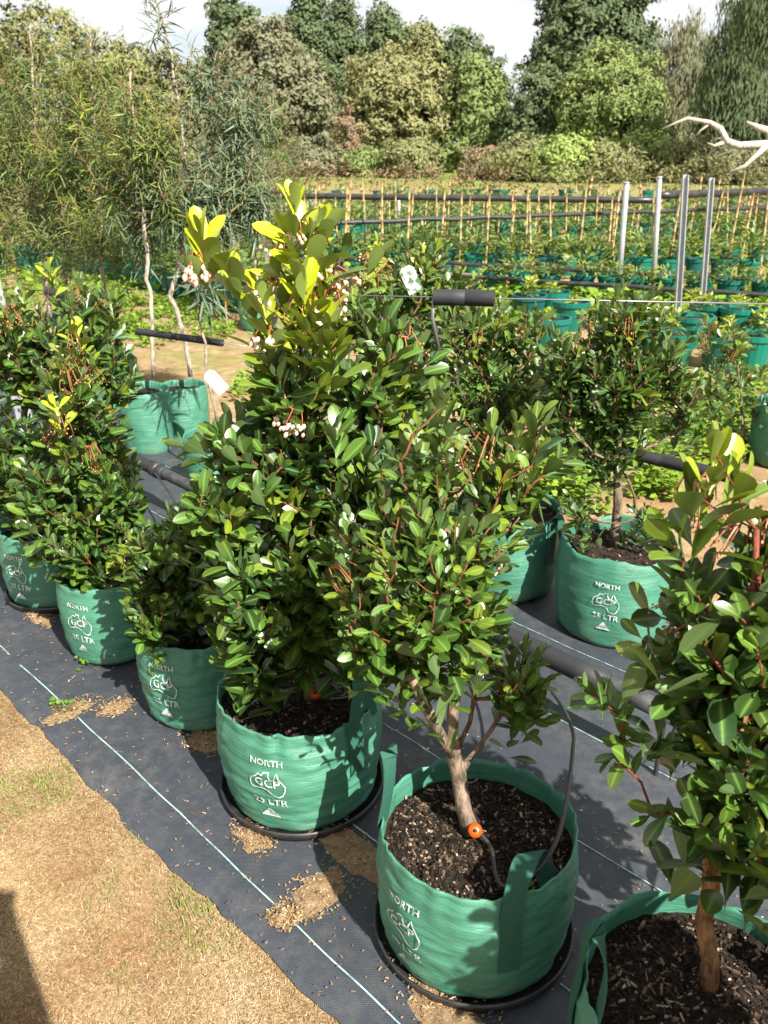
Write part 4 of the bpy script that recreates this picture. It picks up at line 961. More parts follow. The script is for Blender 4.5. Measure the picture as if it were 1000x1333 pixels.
for i, (x, y, Y, tx, ty, rx, rz, n, mt, lab, yg) in enumerate([
        (120, 470, 5.0, 118, 45, .36, .42, 210, 'gum_leaf', 'bushy green-gold sapling near the bag with wrapped stem', .35),
        (45, 470, 5.3, 40, 30, .46, .48, 280, 'gum_leaf', 'broad fine-leaved sapling left of the golden one, tallest of the clump', .22),
        (-40, 470, 5.6, -45, 40, .46, .48, 180, 'gum_leaf', 'fine-leaved sapling at the outer end of the clump', .18),
        (75, 440, 6.4, 80, 150, .40, .36, 170, 'gum_blue', 'greyish sapling behind the broad one', .10),
        (330, 430, 7.4, 325, 110, .42, .46, 130, 'gum_leaf', 'olive sapling standing behind the weeping blue-grey one', .15)]):
    b_ = gp(x, y); b_ = Vector((at(x, 300, Y).x, Y, -.01))
    top = at(tx, ty, Y)
    mid = b_.lerp(top, .5) + Vector((random.uniform(-.06, .06), 0, 0))
    zc = top.z - rz * .8
    sapling(V3(b_), .30, .16, 50 + i, lab, [(b_.x, b_.y, .26), V3(mid), V3(top)],
            [((top.x, Y, zc), (rx, rx * .9, rz), int(n * .6)), ((top.x - rx * .6, Y, zc - rz * .5), (rx * .7, rx * .7, rz * .6), int(n * .28)), ((top.x + rx * .6, Y, zc - rz * .6), (rx * .7, rx * .7, rz * .6), int(n * .28)), ((top.x, Y - .1, zc - rz * 1.25), (rx * .9, rx * .8, rz * .45), int(n * .3))],
            .066, mt, young=yg, tr=.012, nleaf=(16, 24), tone=.5, droop=.35, lp=.013)

# ------------------------------------------------------------------ nursery pots in beds
def pot_mesh(r0, r1, h):
    sg = 20; V = []; prof = [(0, 0), (r0, 0), (r1 * .96, h * .82), (r1 * .96, h * .84), (r1 * 1.04, h * .84), (r1 * 1.04, h), (r1 * .96, h), (r1 * .93, h * .86), (0, h * .87)]
    for r, z in prof: V += [(r * math.cos(6.28318 * k / sg), r * math.sin(6.28318 * k / sg), z) for k in range(sg)]
    F = [[j * sg + k, j * sg + (k + 1) % sg, (j + 1) * sg + (k + 1) % sg, (j + 1) * sg + k] for j in range(len(prof) - 1) for k in range(sg)]
    mi = [0] * ((len(prof) - 2) * sg) + [1] * sg
    me = mesh_np('pot', V, F, False, None, mi); me.materials.append(M['teal_pot']); me.materials.append(M['soil']); return me
CROP = [leaf_shape(W=.34, seg=3, fold=.2, curl=c, peak=.5, pet=.12) for c in (.15, .35, .0)]
POT_S, POT_M, POT_L = pot_mesh(.10, .13, .23), pot_mesh(.13, .165, .27), pot_mesh(.12, .155, .24)
def tuft(name, rad, hgt, n, size, young, seed, m_='crop', tone=.55, up=.5, z0=.2):
    rnd = np.random.default_rng(seed); items = []
    for _ in range(n):
        q = rnd.uniform(0, 6.283); d = rad * math.sqrt(rnd.random()); z = z0 + hgt * rnd.random() ** .8 * (1 - .35 * (d / rad) ** 2)
        l = unit(np.array([math.cos(q) * (.4 + d / rad), math.sin(q) * (.4 + d / rad), up + rnd.normal(0, .35)]) + rnd.normal(0, .25, 3))
        nn = unit(np.array([0, 0, 1.0]) + rnd.normal(0, .3, 3)); nn = unit(nn - l * nn.dot(l))
        items.append((np.column_stack([np.cross(l, nn), l, nn]), np.array([d * math.cos(q), d * math.sin(q), z]), size * rnd.uniform(.7, 1.25), int(rnd.integers(3)), float(np.clip(young + rnd.normal(0, .12), 0, 1)), float(np.clip(rnd.normal(tone, .25), 0, 1))))
    return batch(name, CROP, items, M[m_])
def rosette(name, seed, n=34):
    rnd = np.random.default_rng(seed); items = []
    for k in range(3):
        c = np.array([rnd.uniform(-.05, .05), rnd.uniform(-.05, .05), .30 + rnd.uniform(0, .08)])
        items += shoot(c, [rnd.normal(0, .1), rnd.normal(0, .1), 1], .05, n // 3, .075, .75, rnd, 3, spread=(30, 85), tone0=.7)
        items += shoot(c - np.array([0, 0, .05]), [rnd.normal(0, .1), rnd.normal(0, .1), 1], .07, 10, .085, .1, rnd, 3, spread=(50, 95), tone0=.5)
    return batch(name, CROP, items, M['crop'])
TUFT_A = [tuft('foliage', .19, .20, 150, .085, .12, 60 + i, tone=.6) for i in range(4)]
TUFT_B = [tuft('foliage', .24, .30, 160, .095, .06, 70 + i, tone=.45) for i in range(4)]
TUFT_C = [tuft('foliage', .30, .55, 220, .11, .25, 80 + i, m_='far_red', tone=.5) for i in range(3)]
TUFT_D = [tuft('foliage', .30, .60, 220, .11, .2, 85 + i, m_='far_olive', tone=.5) for i in range(3)]
ROS = [rosette('foliage', 90 + i) for i in range(3)]
def potted(x, y, pot, fol, label, group, s=1.0, fs=1.0):
    root = empty('potted_seedling', (x, y, -.012), random.uniform(0, 6.28)); tag(root, label, 'potted plant', group)
    p = bpy.data.objects.new('pot', pot); COL.objects.link(p); p.parent = root; p.scale = (s, s, s)
    f = bpy.data.objects.new('foliage', fol); COL.objects.link(f); f.parent = root; f.scale = (fs, fs, fs * random.uniform(.8, 1.2)); f.color = (random.uniform(-.04, .10), random.uniform(-.15, .15), 0, 1)
    return root
def line(ax, ay, bx, by):                                              # ground line through two photo points, as a function of metres along it
    a, b_ = gp(ax, ay), gp(bx, by); d = (b_ - a).normalized()
    return a, b_, d
rr = random.Random(5)
def bed(ax, ay, bx, by, step, pot, fols, label, group, jit=.03, rows=1, gap=.3, s=1.0, fs=1.0, ext=0.0):
    a, b_, d = line(ax, ay, bx, by); L = (b_ - a).length; nrm = Vector((-d.y, d.x, 0))
    if nrm.y < 0: nrm = -nrm
    for r_ in range(rows):
        k = -ext
        while k < L + ext:
            p = a + d * (k + rr.uniform(-jit, jit)) + nrm * (gap * r_ + .14 + rr.uniform(-jit, jit))
            potted(p.x, p.y, pot, fols[rr.randrange(len(fols))], label, group, s * rr.uniform(.94, 1.06), fs * rr.uniform(.85, 1.15))
            k += step
bed(430, 350, 1010, 366, .30, POT_S, TUFT_A, 'bright green seedling in small teal pot, row along the black pipes', 'seedlings in the row along the black pipes', rows=1, fs=1.05)
bed(380, 312, 1010, 317, .36, POT_S, TUFT_A, 'green seedling in teal pot, row behind the pipe-side seedlings', 'seedlings in the second bed row', fs=1.1)
bed(380, 297, 1010, 300, .46, POT_M, TUFT_B, 'darker seedling in teal pot, far bed row', 'seedlings in the far bed row', fs=.95)
bed(330, 283, 1010, 284, .62, POT_M, TUFT_B, 'leafy plant in teal pot in the farthest bed', 'plants in the farthest bed', fs=1.1)
bed(430, 336, 1010, 346, .34, POT_S, TUFT_B, 'mid-green plant in teal pot just behind the bright seedlings', 'plants just behind the bright seedlings', fs=.9)
bed(380, 304, 1010, 308, .42, POT_S, TUFT_A, 'light green plant in teal pot between the stake rows', 'plants between the stake rows', fs=1.15)
bed(340, 290, 1010, 292, .55, POT_M, TUFT_B, 'leafy mid-green plant in teal pot near the slanting pipe', 'plants near the slanting pipe', fs=1.2)
bed(640, 382, 1010, 400, .30, POT_S, TUFT_A, 'light green seedling in teal pot between the two low pipes', 'seedlings between the two low pipes', fs=.9)
bed(105, 358, 325, 410, .28, POT_M, TUFT_B, 'leafy plant in big teal pot in the bed behind the sapling bags', 'teal pots behind the sapling bags', rows=1, s=.9)
bed(-10, 352, 200, 348, .42, POT_M, TUFT_B, 'leafy plant in teal pot under the broad fine-leaved sapling', 'pots under the broad sapling', fs=1.3)
bed(60, 318, 420, 330, .50, POT_M, TUFT_B, 'leafy plant in teal pot behind the sapling clump', 'pots behind the sapling clump', fs=1.1)
front = [(718, 455, 0), (722, 415, 1), (745, 430, 2), (880, 478, 0), (905, 452, 1), (945, 482, 2), (925, 434, 0), (965, 440, 1), (985, 480, 2), (1010, 452, 0), (840, 452, 1), (690, 420, 2)]
for i, (x, y, k) in enumerate(front):
    p = gp(x, y); potted(p.x, p.y + .12, POT_L, ROS[k], 'yellow-green rosette plant in large teal pot', 'rosette plants in large teal pots', 1.0, .95)
# shrubs in pots farther out: reddish, olive and dark bands
def band(ax, ay, bx, by, step, fols, label, group, s, depth=1):
    a, b_, d = line(ax, ay, bx, by); L = (b_ - a).length; nrm = Vector((0, 1, 0))
    for r_ in range(depth):
        k = 0.0
        while k < L:
            p = a + d * (k + rr.uniform(-.2, .2)) + nrm * (r_ * 1.3 + rr.uniform(-.2, .2)); k += step
            potted(p.x, p.y, POT_M, fols[rr.randrange(len(fols))], label, group, 1.2, s * rr.uniform(.8, 1.25))
band(330, 264, 650, 262, .85, TUFT_C, 'reddish shrub in the far nursery rows', 'reddish shrubs in the far rows', 1.35, 1)
band(620, 262, 1010, 264, .80, TUFT_D, 'olive shrub in the far nursery rows', 'olive shrubs in the far rows', 1.5, 1)
band(100, 290, 330, 286, .9, TUFT_C, 'reddish shrub behind the sapling clump', 'reddish shrubs behind the sapling clump', 1.0, 1)
a = gp(975, 305)
for i in range(3): potted(a.x + i * .6, a.y + rr.uniform(-.2, .2), POT_M, TUFT_C[i], 'purplish shrub at the end of the second bed row', 'purplish shrubs by the posts', 1.0, 1.0)

# stakes
def stake_mesh(h, r, seed):
    r_ = random.Random(seed); mb = MB(); pts = []; rad = []
    k = int(h / .16)
    for i in range(k + 1):
        z = h * i / k; x = r_.uniform(-.004, .004); pts += [(x, 0, z - .004), (x, 0, z), (x, 0, z + .004)]; rad += [r, r * 1.3, r]
    mb.tube(pts, rad, 7); me = mb.mesh('bamboo_stake', True); me.materials.append(M['bamboo']); return me
STK = [stake_mesh(h, .012, i) for i, h in enumerate((1.02, 1.14, 1.25))]
def stakes(lst, group, label, m_=None, sc=1.0):
    for (x, y0, y1) in lst:
        b_ = gp(x, y0); tp = at(x, y1, b_.y); o = bpy.data.objects.new('bamboo_stake', STK[rr.randrange(3)]); COL.objects.link(o)
        hz_ = o.data.vertices[-1].co.z; o.location = (b_.x, b_.y, -.02); o.scale = (sc, sc, (tp.z + .02) / hz_)
        o.scale[2] *= rr.uniform(.80, 1.10); o.rotation_euler = (rr.gauss(0, .04), rr.gauss(.035 if x > 600 else 0, .045), rr.uniform(0, 6)); tag(o, label, 'stake', group)
stakes([(x, 352 + rr.uniform(-3, 5), 240 + rr.uniform(-10, 14)) for x in (448, 498, 530, 572, 598, 632, 660, 684, 692, 717, 752, 790, 796, 870, 945, 962, 990)], 'tall stakes along the pipe-side seedlings', 'tan bamboo stake standing in the pipe-side seedling row')
stakes([(x + rr.uniform(-5, 5), 313 + rr.uniform(-3, 3), 240 + rr.uniform(-8, 12)) for x in range(395, 1000, 27)], 'stakes in the second bed row', 'thin tan stake in the second bed row', sc=1.1)
stakes([(x + rr.uniform(-6, 6), 286 + rr.uniform(-4, 4), 234 + rr.uniform(-8, 10)) for x in range(330, 1010, 24)], 'stakes in the farthest bed', 'pale thin stake in the farthest bed', sc=1.6)
stakes([(x + rr.uniform(-9, 9), 330 + rr.uniform(-8, 8), 245 + rr.uniform(-12, 14)) for x in range(310, 1000, 21)], 'stakes between the seedling rows', 'slim weathered stake between the seedling rows', sc=.9)
stakes([(x + rr.uniform(-9, 9), 322 + rr.uniform(-14, 14), 262 + rr.uniform(-14, 14)) for x in range(60, 300, 20)], 'stakes behind the sapling clump', 'thin stake behind the sapling clump', sc=1.0)
# low black pipes along the beds
def bed_pipe(ax, ay, bx, by, z, r, label):
    a, b_ = gp(ax, ay, z), gp(bx, by, z); root = empty('bed_pipe', (a.x, a.y, 0)); tag(root, label, 'pipe', 'black pipes along the nursery beds')
    base = Vector((a.x, a.y, 0)); mb = MB(); mb.tube([a.lerp(b_, s / 20) - base + Vector((0, 0, .02 * nz(s * .9, ay))) for s in range(21)], r, 10); obj('pipe', mb.mesh('pipe', True), root, M['black_plastic'])
    for s in (.1, .36, .62, .88):
        p = a.lerp(b_, s) - base; mb = MB(); mb.tube([(p.x, p.y, -.01), (p.x, p.y, p.z)], .010, 6); obj('support_stake', mb.mesh('support_stake'), root, M['black_plastic'])
bed_pipe(380, 332, 1060, 368, .16, .026, 'black pipe running in front of the bright seedling pots')
bed_pipe(380, 346, 1060, 388, .16, .022, 'black pipe nearest the large rosette pots')
bed_pipe(300, 254, 860, 261, .75, .045, 'raised black pipe over the far bed row')
bed_pipe(860, 254, 1060, 247, .85, .05, 'raised black pipe past the channel posts')
bed_pipe(390, 292, 1060, 268, .55, .03, 'slanting black pipe across the second bed')
bed_pipe(60, 300, 330, 262, .55, .03, 'black pipe behind the left saplings')
# ------------------------------------------------------------------ weeds and dry grass
def weeds(name, label, spots, n, size, seed, tall=.10, m_='weed', young=.15):
    rnd = np.random.default_rng(seed); items = []
    for (cx, cy, rx, ry, w) in spots:
        for _ in range(int(n * w)):
            q = rnd.uniform(0, 6.283); d = math.sqrt(rnd.random()); x, y = cx + rx * d * math.cos(q), cy + ry * d * math.sin(q)
            clump = nz(x * 3.2, y * 3.2, seed) * .6 + nz(x * 8, y * 8, seed + 1) * .4
            if clump < -.12 + .25 * d: continue
            z = tall * (1 + 1.6 * max(0, clump)) * rnd.random()
            l = unit(np.array([rnd.normal(0, 1), rnd.normal(0, 1), .55]))
            nn = unit(np.array([0, 0, 1.0]) + rnd.normal(0, .35, 3)); nn = unit(nn - l * nn.dot(l))
            items.append((np.column_stack([np.cross(l, nn), l, nn]), np.array([x, y, z - .01]), size * rnd.uniform(.6, 1.3), int(rnd.integers(3)), float(np.clip(young + rnd.normal(0, .12), 0, 1)), float(np.clip(rnd.normal(.6 + clump * .3, .2), 0, 1))))
    o = obj(name, batch(name, WEED, items, M[m_]), None); o.color = (0, 0, 0, 1); tag(o, label, 'weeds', kind='stuff')
WEED = [leaf_shape(W=.75, seg=3, fold=.15, curl=c, peak=.55, pet=.2) for c in (.2, .4, .05)]
g = gp
wl = [(1.55, 4.45, .85, .65, 1.0), (.95, 3.7, .45, .38, .55), (.1, 5.2, 1.2, .6, .7), (2.6, 5.0, .9, .6, .5), (.75, 4.6, .6, .5, .5)]
weeds('weeds', 'bright green low weeds growing past the second shrub row', wl, 8000, .042, 1)
p = gp(225, 410)
weeds('weed_lawn', 'yellow-green weedy lawn behind the sapling bags', [(p.x - .2, p.y - .2, 1.2, 1.3, 1.0), (-3.2, 7.2, 1.6, 1.2, .8), (-4.2, 9.5, 2.4, 2.2, 1.4), (-2.6, 10.6, 2.0, 1.4, .8)], 13000, .038, 2, tall=.05, young=.10)
weeds('bed_weeds', 'scattered green growth along the nursery beds', [(2.0, 8.6, 3.6, 1.3, 1.6), (2.2, 12.6, 6.0, 1.2, 1.4), (-3, 12, 4, 3.5, 1.0), (2, 17, 8, 2.5, 1.0)], 6000, .10, 3, tall=.08)
# tiny weeds on the mat by the bags
for i, (x, y, n, lab) in enumerate([(88, 922, 34, 'small green weed growing through the mat edge'), (125, 862, 60, 'small green weed between two grow bags near the path'), (690, 1165, 8, 'tiny seedling on soil by the folded strap')]):
    rnd = np.random.default_rng(200 + i); items = []
    p = gp(x, y, .01 if i < 2 else .225)
    for _ in range(n):
        d = rnd.normal(0, .018 if i < 2 else .006, 2); l = unit(np.array([d[0] * 30, d[1] * 30, .9]) + rnd.normal(0, .3, 3)); nn = unit(np.array([0, 0, 1.]) + rnd.normal(0, .3, 3)); nn = unit(nn - l * nn.dot(l))
        items.append((np.column_stack([np.cross(l, nn), l, nn]), np.array([d[0], d[1], rnd.uniform(0, .02)]), rnd.uniform(.010, .020) if i < 2 else .012, int(rnd.integers(3)), .0, .25))
    o = obj('weed', batch('weed', WEED, items, M['weed']), None); o.location = p; o.color = (0, 0, 0, 1); tag(o, lab, 'weed')

def dry_grass():
    r_ = random.Random(21); V = []; F = []; A = []
    n = 0
    while n < 70000:
        u = r_.uniform(-1.2, 2.9); nn = r_.uniform(-.55, .70)
        if nn > mat_edge(u) - .004 + (r_.random() ** 6) * .03: continue
        p = rowp(nn, u)
        q = proj((p.x, p.y, 0))
        if not (-60 < q[0] < 1060 and 0 < q[1] < 1420): continue
        n += 1
        z = ground_z(p.x, p.y); green = nz(p.x * 3.4, p.y * 3.4, 8.0) + .5 * nz(p.x * 9, p.y * 9, 2.0)
        L = r_.uniform(.003, .013); w = r_.uniform(.0003, .0008); a = r_.uniform(0, 6.283); lift = abs(r_.gauss(0, .3))
        isg = green > .18 and r_.random() < min(.22, (green - .15) * .45)
        if isg: lift = r_.uniform(.3, 1.2); L *= 1.9; w *= 2.2
        d = Vector((math.cos(a) * math.cos(lift), math.sin(a) * math.cos(lift), math.sin(lift))) * L; s = Vector((-math.sin(a), math.cos(a), 0)) * w
        c_ = Vector((p.x, p.y, z + .001 + r_.random() ** 2 * .006)); i = len(V)
        V += [c_ - s, c_ + s, c_ + d + s * .3, c_ + d - s * .3]; F.append([i, i + 1, i + 2, i + 3])
        A += [r_.uniform(.88, 1.0) if isg else min(.85, max(0, r_.gauss(.36 + .42 * nz(p.x * 5, p.y * 5, 3), .26)))] * 4
    o = obj('dry_grass', mesh_np('dry_grass', V, F, False, {'age': A}), None, M['straw']); tag(o, 'dry mown grass and straw clippings beside the weed mat', 'grass', kind='stuff')
dry_grass()
def sand_patches():
    spots = [(92, 930, .040, .075), (152, 925, .04, .05), (268, 968, .07, .05), (415, 1168, .055, .075), (470, 1120, .17, .05), (330, 1095, .06, .035), (600, 1335, .16, .05), (50, 805, .10, .03), (370, 1200, .03, .03), (560, 1300, .04, .03)]
    for i, (x, y, rx, ry) in enumerate(spots):
        c_ = gp(x, y); V = [(c_.x, c_.y, .026)]; rr_, sg = 9, 40; F = []
        for j in range(1, rr_ + 1):
            for k in range(sg):
                q = 6.28318 * k / sg; s = j / rr_ * (1 + .5 * nz(math.cos(q) * 1.4 + i, math.sin(q) * 1.4, 1) + .25 * nz(math.cos(q) * 5, math.sin(q) * 5, i))
                dx, dy = rx * s * math.cos(q), ry * s * math.sin(q); e = NV * dy + UV_ * dx
                X, Y = c_.x + e.x, c_.y + e.y; n_, u_ = X * NV.x + Y * NV.y, X * UV_.x + Y * UV_.y
                f = 1 - (j / rr_) ** 2
                V.append((X, Y, mat_z(n_, u_) - .003 + .009 * f + .004 * nz(X * 40, Y * 40) * f))
        V[0] = (c_.x, c_.y, V[1][2] + .001)
        F = [[0, 1 + k, 1 + (k + 1) % sg] for k in range(sg)] + [[1 + (j - 1) * sg + k, 1 + j * sg + k, 1 + j * sg + (k + 1) % sg, 1 + (j - 1) * sg + (k + 1) % sg] for j in range(1, rr_) for k in range(sg)]
        F = [f[::-1] for f in F]
        tag(obj('sand_patch', mesh_np('sand_patch', V, F), None, M['sand']), 'loose sand spilled on the weed mat', kind='stuff')
    r_ = random.Random(77); V = []; F = []; A = []
    for i in range(5200):                                               # leaf litter, chips and straw over the mat
        if r_.random() < .55:
            x, y, rx, ry = r_.choice(spots); c_ = gp(x, y); q = r_.uniform(0, 6.28); d = r_.random() ** .7 * 1.25; e = NV * (ry * d * math.sin(q)) + UV_ * (rx * d * math.cos(q)); p = c_ + e
        else:
            p = rowp(r_.uniform(.68, 1.5), r_.uniform(-.5, 3.0))
        n_, u_ = p.x * NV.x + p.y * NV.y, p.x * UV_.x + p.y * UV_.y
        if n_ < mat_edge(u_): continue
        L = r_.uniform(.002, .010); w = r_.uniform(.0006, .0022); a = r_.uniform(0, 6.28); lift = r_.gauss(.1, .2)
        d = Vector((math.cos(a), math.sin(a), lift)) * L; s = Vector((-math.sin(a), math.cos(a), r_.gauss(0, .2))) * w; c_ = Vector((p.x, p.y, mat_z(n_, u_) + .0035 + r_.random() * .006)); i0 = len(V)
        V += [c_ - s, c_ + s, c_ + d + s * .5, c_ + d - s * .5]; F.append([i0, i0 + 1, i0 + 2, i0 + 3]); A += [min(.8, max(0, r_.gauss(.32, .22)))] * 4
    tag(obj('litter', mesh_np('litter', V, F, False, {'age': A}), None, M['straw']), 'scattered dry leaf litter and straw on the weed mat', 'litter', kind='stuff')
sand_patches()

# ------------------------------------------------------------------ far trees
def far_tree(px_, base_y, Y, top_y, blobs, m_, leaf, count, label, seed, clump=.5, trunk_w=.25, bare=0.0, young=.15, tone=.5, trunk_px=None, conifer=False, name='tree', limbs=7, droop=0.0):
    """blobs: (photo x, photo y, half-width px, half-height px, weight) at depth Y"""
    rnd = np.random.default_rng(seed); k = Y / (FPX * 1.07); leaf *= .66; count = int(count * 1.8)
    base = at(px_, 220, Y); base.z = 0
    top = at(px_, top_y, Y)
    root = empty(name, base); tag(root, label, 'tree', 'trees along the far side of the field')
    B = []
    for (x, y, hw, hh, w) in blobs:
        c_ = at(x, y, Y); B.append((np.array([c_.x - base.x, 0, c_.z]), np.array([hw * k, hw * k * .85, hh * k]), w))
    # trunk and limbs
    mb = MB(); tx = (at(trunk_px, top_y, Y).x - base.x) if trunk_px else 0
    T = [Vector((0, 0, -.1)), Vector((tx * .3 + rnd.normal(0, .1), 0, top.z * .35)), Vector((tx * .7 + rnd.normal(0, .15), 0, top.z * .65)), Vector((tx, 0, top.z * .96))]
    mb.tube(T, [trunk_w, trunk_w * .75, trunk_w * .45, trunk_w * .1], 9); obj('trunk', mb.mesh('trunk', True), root, M['bark'])
    mb = MB()
    W = np.array([b[2] for b in B]); W = W / W.sum()
    for i in range(limbs * 3):
        c_, r_, _ = B[int(rnd.choice(len(B), p=W))]; v = rnd.normal(0, 1, 3); v = v / np.linalg.norm(v) * rnd.uniform(.45, .95)
        e = Vector(c_ + v * r_); s = min(.9, max(.15, e.z / top.z * rnd.uniform(.45, .8))); q = s * 3; j = min(2, int(q)); st = T[j].lerp(T[j + 1], q - j)
        mid = st.lerp(e, .5) + Vector((0, 0, (e - st).length * .12))
        mb.tube([st, mid, e], [trunk_w * .30, trunk_w * .17, trunk_w * .05], 5)
    obj('limbs', mb.mesh('limbs', True), root, M['bark'])
    if count <= 0: return
    nc = max(12, int(count / 55)); C = []; U = []
    for i in range(nc):
        bi = int(rnd.choice(len(B), p=W)); c_, r_, _ = B[bi]
        if conifer:
            h_ = 1 - rnd.random() ** .62; rad_ = (1 - h_) ** .8 * .95 + .02; q = rnd.uniform(0, 6.28); d = rad_ * rnd.uniform(.55, 1.0)
            p = c_ + r_ * np.array([math.cos(q) * d, math.sin(q) * d, h_ * 2 - 1])
            o_ = unit(np.array([math.cos(q), math.sin(q), .3]))
        else:
            v = unit(rnd.normal(0, 1, 3)); d = rnd.uniform(.35, 1.0) ** .5 * (1.22 if rnd.random() < .18 else 1.0); p = c_ + v * r_ * d; o_ = unit(v * np.array([1, 1, .7]) + np.array([0, 0, .35]))
        C.append(p); U.append(o_)
    C = np.array(C); U = np.array(U)
    per = count // nc; ids = np.repeat(np.arange(nc), per); n = len(ids)
    cs = clump * rnd.uniform(.55, 1.3, nc)
    if conifer: cs = cs * (.45 + .6 * np.clip(1 - (C[:, 2] - B[0][0][2] + B[0][1][2]) / (2 * B[0][1][2]), 0, 1))
    off = rnd.normal(0, 1, (n, 3)); off /= np.linalg.norm(off, axis=1)[:, None]; off *= (rnd.random(n) ** .45)[:, None] * cs[ids][:, None] * np.array([1, 1, .72])
    P = C[ids] + off
    if droop: P[:, 2] -= droop * np.abs(rnd.normal(0, 1, n)) * cs[ids]
    nn = U[ids] * .9 + off / cs[ids][:, None] * .6 + rnd.normal(0, .55, (n, 3)); nn /= np.linalg.norm(nn, axis=1)[:, None]
    a = np.cross(nn, rnd.normal(0, 1, (n, 3))); a /= np.linalg.norm(a, axis=1)[:, None]; b_ = np.cross(nn, a)
    if droop: a = a * .35 + np.array([0, 0, -1.0]); a /= np.linalg.norm(a, axis=1)[:, None]; b_ = np.cross(nn, a); b_ /= np.linalg.norm(b_, axis=1)[:, None]
    S = leaf * rnd.uniform(.6, 1.35, n)[:, None]
    asp = .42 if not droop else .22
    Vv = np.stack([P - a * S, P + b_ * S * asp, P + a * S, P - b_ * S * asp], 1).reshape(-1, 3)
    Fv = np.arange(4 * n).reshape(-1, 4)
    ct = np.clip(rnd.normal(tone, .22, nc), 0, 1)[ids]; tn = np.clip(ct + rnd.normal(0, .15, n), 0, 1)
    yv = np.clip((young * rnd.uniform(0, 2, nc))[ids] + rnd.normal(0, .06, n), 0, 1)
    me = mesh_np('crown', Vv, Fv, False, {'tone': np.repeat(tn, 4), 'young': np.repeat(yv, 4)}); me.materials.append(M[m_])
    o = obj('crown', me, root); o.color = (0, 0, 0, 1)
far_tree(402, 215, 74, -12, [(402, 45, 20, 52, .7), (402, 100, 34, 70, 1), (400, 160, 42, 50, .8)], 'far_dark', .30, 12000, 'tall dark conifer, highest of the conifer group', 301, .9, .3, young=.1, tone=.55)
far_tree(446, 215, 76, 2, [(446, 50, 17, 46, .6), (446, 105, 30, 62, 1), (446, 160, 38, 50, .8)], 'far_dark', .30, 10000, 'slim pointed conifer second in the conifer group', 302, .9, .28, young=.1, tone=.5)
far_tree(500, 215, 80, 18, [(500, 55, 20, 36, .6), (498, 100, 36, 50, 1)], 'far_dark', .32, 9000, 'conifer peeping over the brownish round tree', 303, 1.0, .3, young=.2)
far_tree(545, 215, 82, 38, [(548, 75, 30, 36, .7), (548, 115, 44, 46, 1)], 'far_olive', .32, 9000, 'olive conifer behind the brownish round tree', 304, 1.0, .3, young=.1)
far_tree(603, 215, 82, 44, [(603, 90, 30, 46, 1), (640, 130, 24, 40, .5)], 'far_dark', .36, 5000, 'rounded dark treetop above the green side of the round tree', 305, .8, .3)
far_tree(352, 215, 62, 30, [(345, 105, 56, 72, 1), (395, 145, 40, 62, .8), (315, 150, 46, 60, .7)], 'far_brown', .28, 16000, 'dull brown-green tree behind the weeping sapling', 306, .8, .3, young=.25, tone=.5)
far_tree(522, 222, 56, 78, [(510, 120, 52, 46, 1), (478, 150, 36, 48, .7), (555, 150, 44, 56, .8), (520, 175, 60, 30, .5)], 'far_olive', .23, 16000, 'brownish round-crowned tree with visible spreading limbs', 307, .62, .34, young=.45, tone=.55, limbs=11)
far_tree(620, 222, 55, 76, [(615, 125, 36, 46, 1), (630, 165, 34, 46, .9), (600, 190, 30, 30, .5)], 'far_green', .23, 11000, 'green rounded tree joined to the brownish tree', 308, .6, .28, young=.12, tone=.5)
far_tree(770, 220, 66, -25, [(770, 50, 62, 66, 1), (720, 100, 32, 50, .5), (820, 60, 34, 60, .5), (760, 0, 50, 40, .6)], 'far_dark', .30, 17000, 'tallest dark tree behind the light green dome tree', 309, .85, .4, young=.12, tone=.45)
far_tree(700, 222, 52, 100, [(700, 150, 40, 58, 1), (680, 185, 28, 34, .5), (730, 170, 30, 46, .5)], 'far_dark', .21, 12000, 'dark green dense tree beside the gap of sky', 310, .55, .28, young=.2, tone=.6)
far_tree(795, 222, 50, 64, [(795, 125, 62, 58, 1.2), (830, 150, 34, 44, .5), (760, 150, 36, 50, .6), (800, 185, 50, 24, .4)], 'far_green', .19, 19000, 'light green dome-shaped tree with billowing clumps', 311, .58, .3, young=.35, tone=.68)
far_tree(885, 222, 60, 36, [(885, 110, 42, 70, 1), (865, 150, 34, 50, .5)], 'far_brown', .26, 11000, 'brownish feathery tree right of the dome tree', 312, .7, .3, young=.2, tone=.55, droop=.4)
far_tree(965, 224, 44, -15, [(965, 90, 46, 90, 1), (935, 140, 26, 50, .4), (1010, 80, 40, 100, .7)], 'far_dark', .22, 16000, 'large dark drooping tree behind the dead branch', 313, .6, .32, young=.08, tone=.5, droop=.7)
far_tree(1040, 224, 36, -120, [(1030, -20, 60, 60, 1), (1000, 5, 30, 26, .5)], 'far_dark', .2, 7000, 'overhanging drooping branches at the top corner', 314, .5, .25, young=.05, droop=.9)
far_tree(60, 222, 58, 10, [(60, 110, 70, 90, 1), (150, 130, 50, 70, .7), (-30, 110, 60, 90, .7)], 'far_olive', .26, 14000, 'broad olive tree behind the sapling clump', 315, .75, .32, young=.1)
far_tree(300, 218, 66, 2, [(305, 60, 30, 60, 1), (280, 130, 40, 60, .6)], 'far_dark', .3, 7000, 'dark treetop above the weeping sapling', 316, .75, .3)
far_tree(200, 222, 62, 60, [(200, 140, 60, 70, 1), (250, 150, 40, 60, .6)], 'far_brown', .28, 9000, 'brown-green tree behind the wrapped-stem sapling', 317, .75, .3)
far_tree(452, 222, 50, 148, [(452, 180, 20, 32, 1)], 'far_red', .12, 1500, 'small leafless pinkish tree in front of the conifers', 318, .4, .07, young=.3, limbs=14)
far_tree(388, 224, 48, 185, [(388, 200, 26, 16, 1)], 'far_brown', .11, 700, 'small bare tree with pale trunk at the field edge', 319, .4, .07, limbs=10)
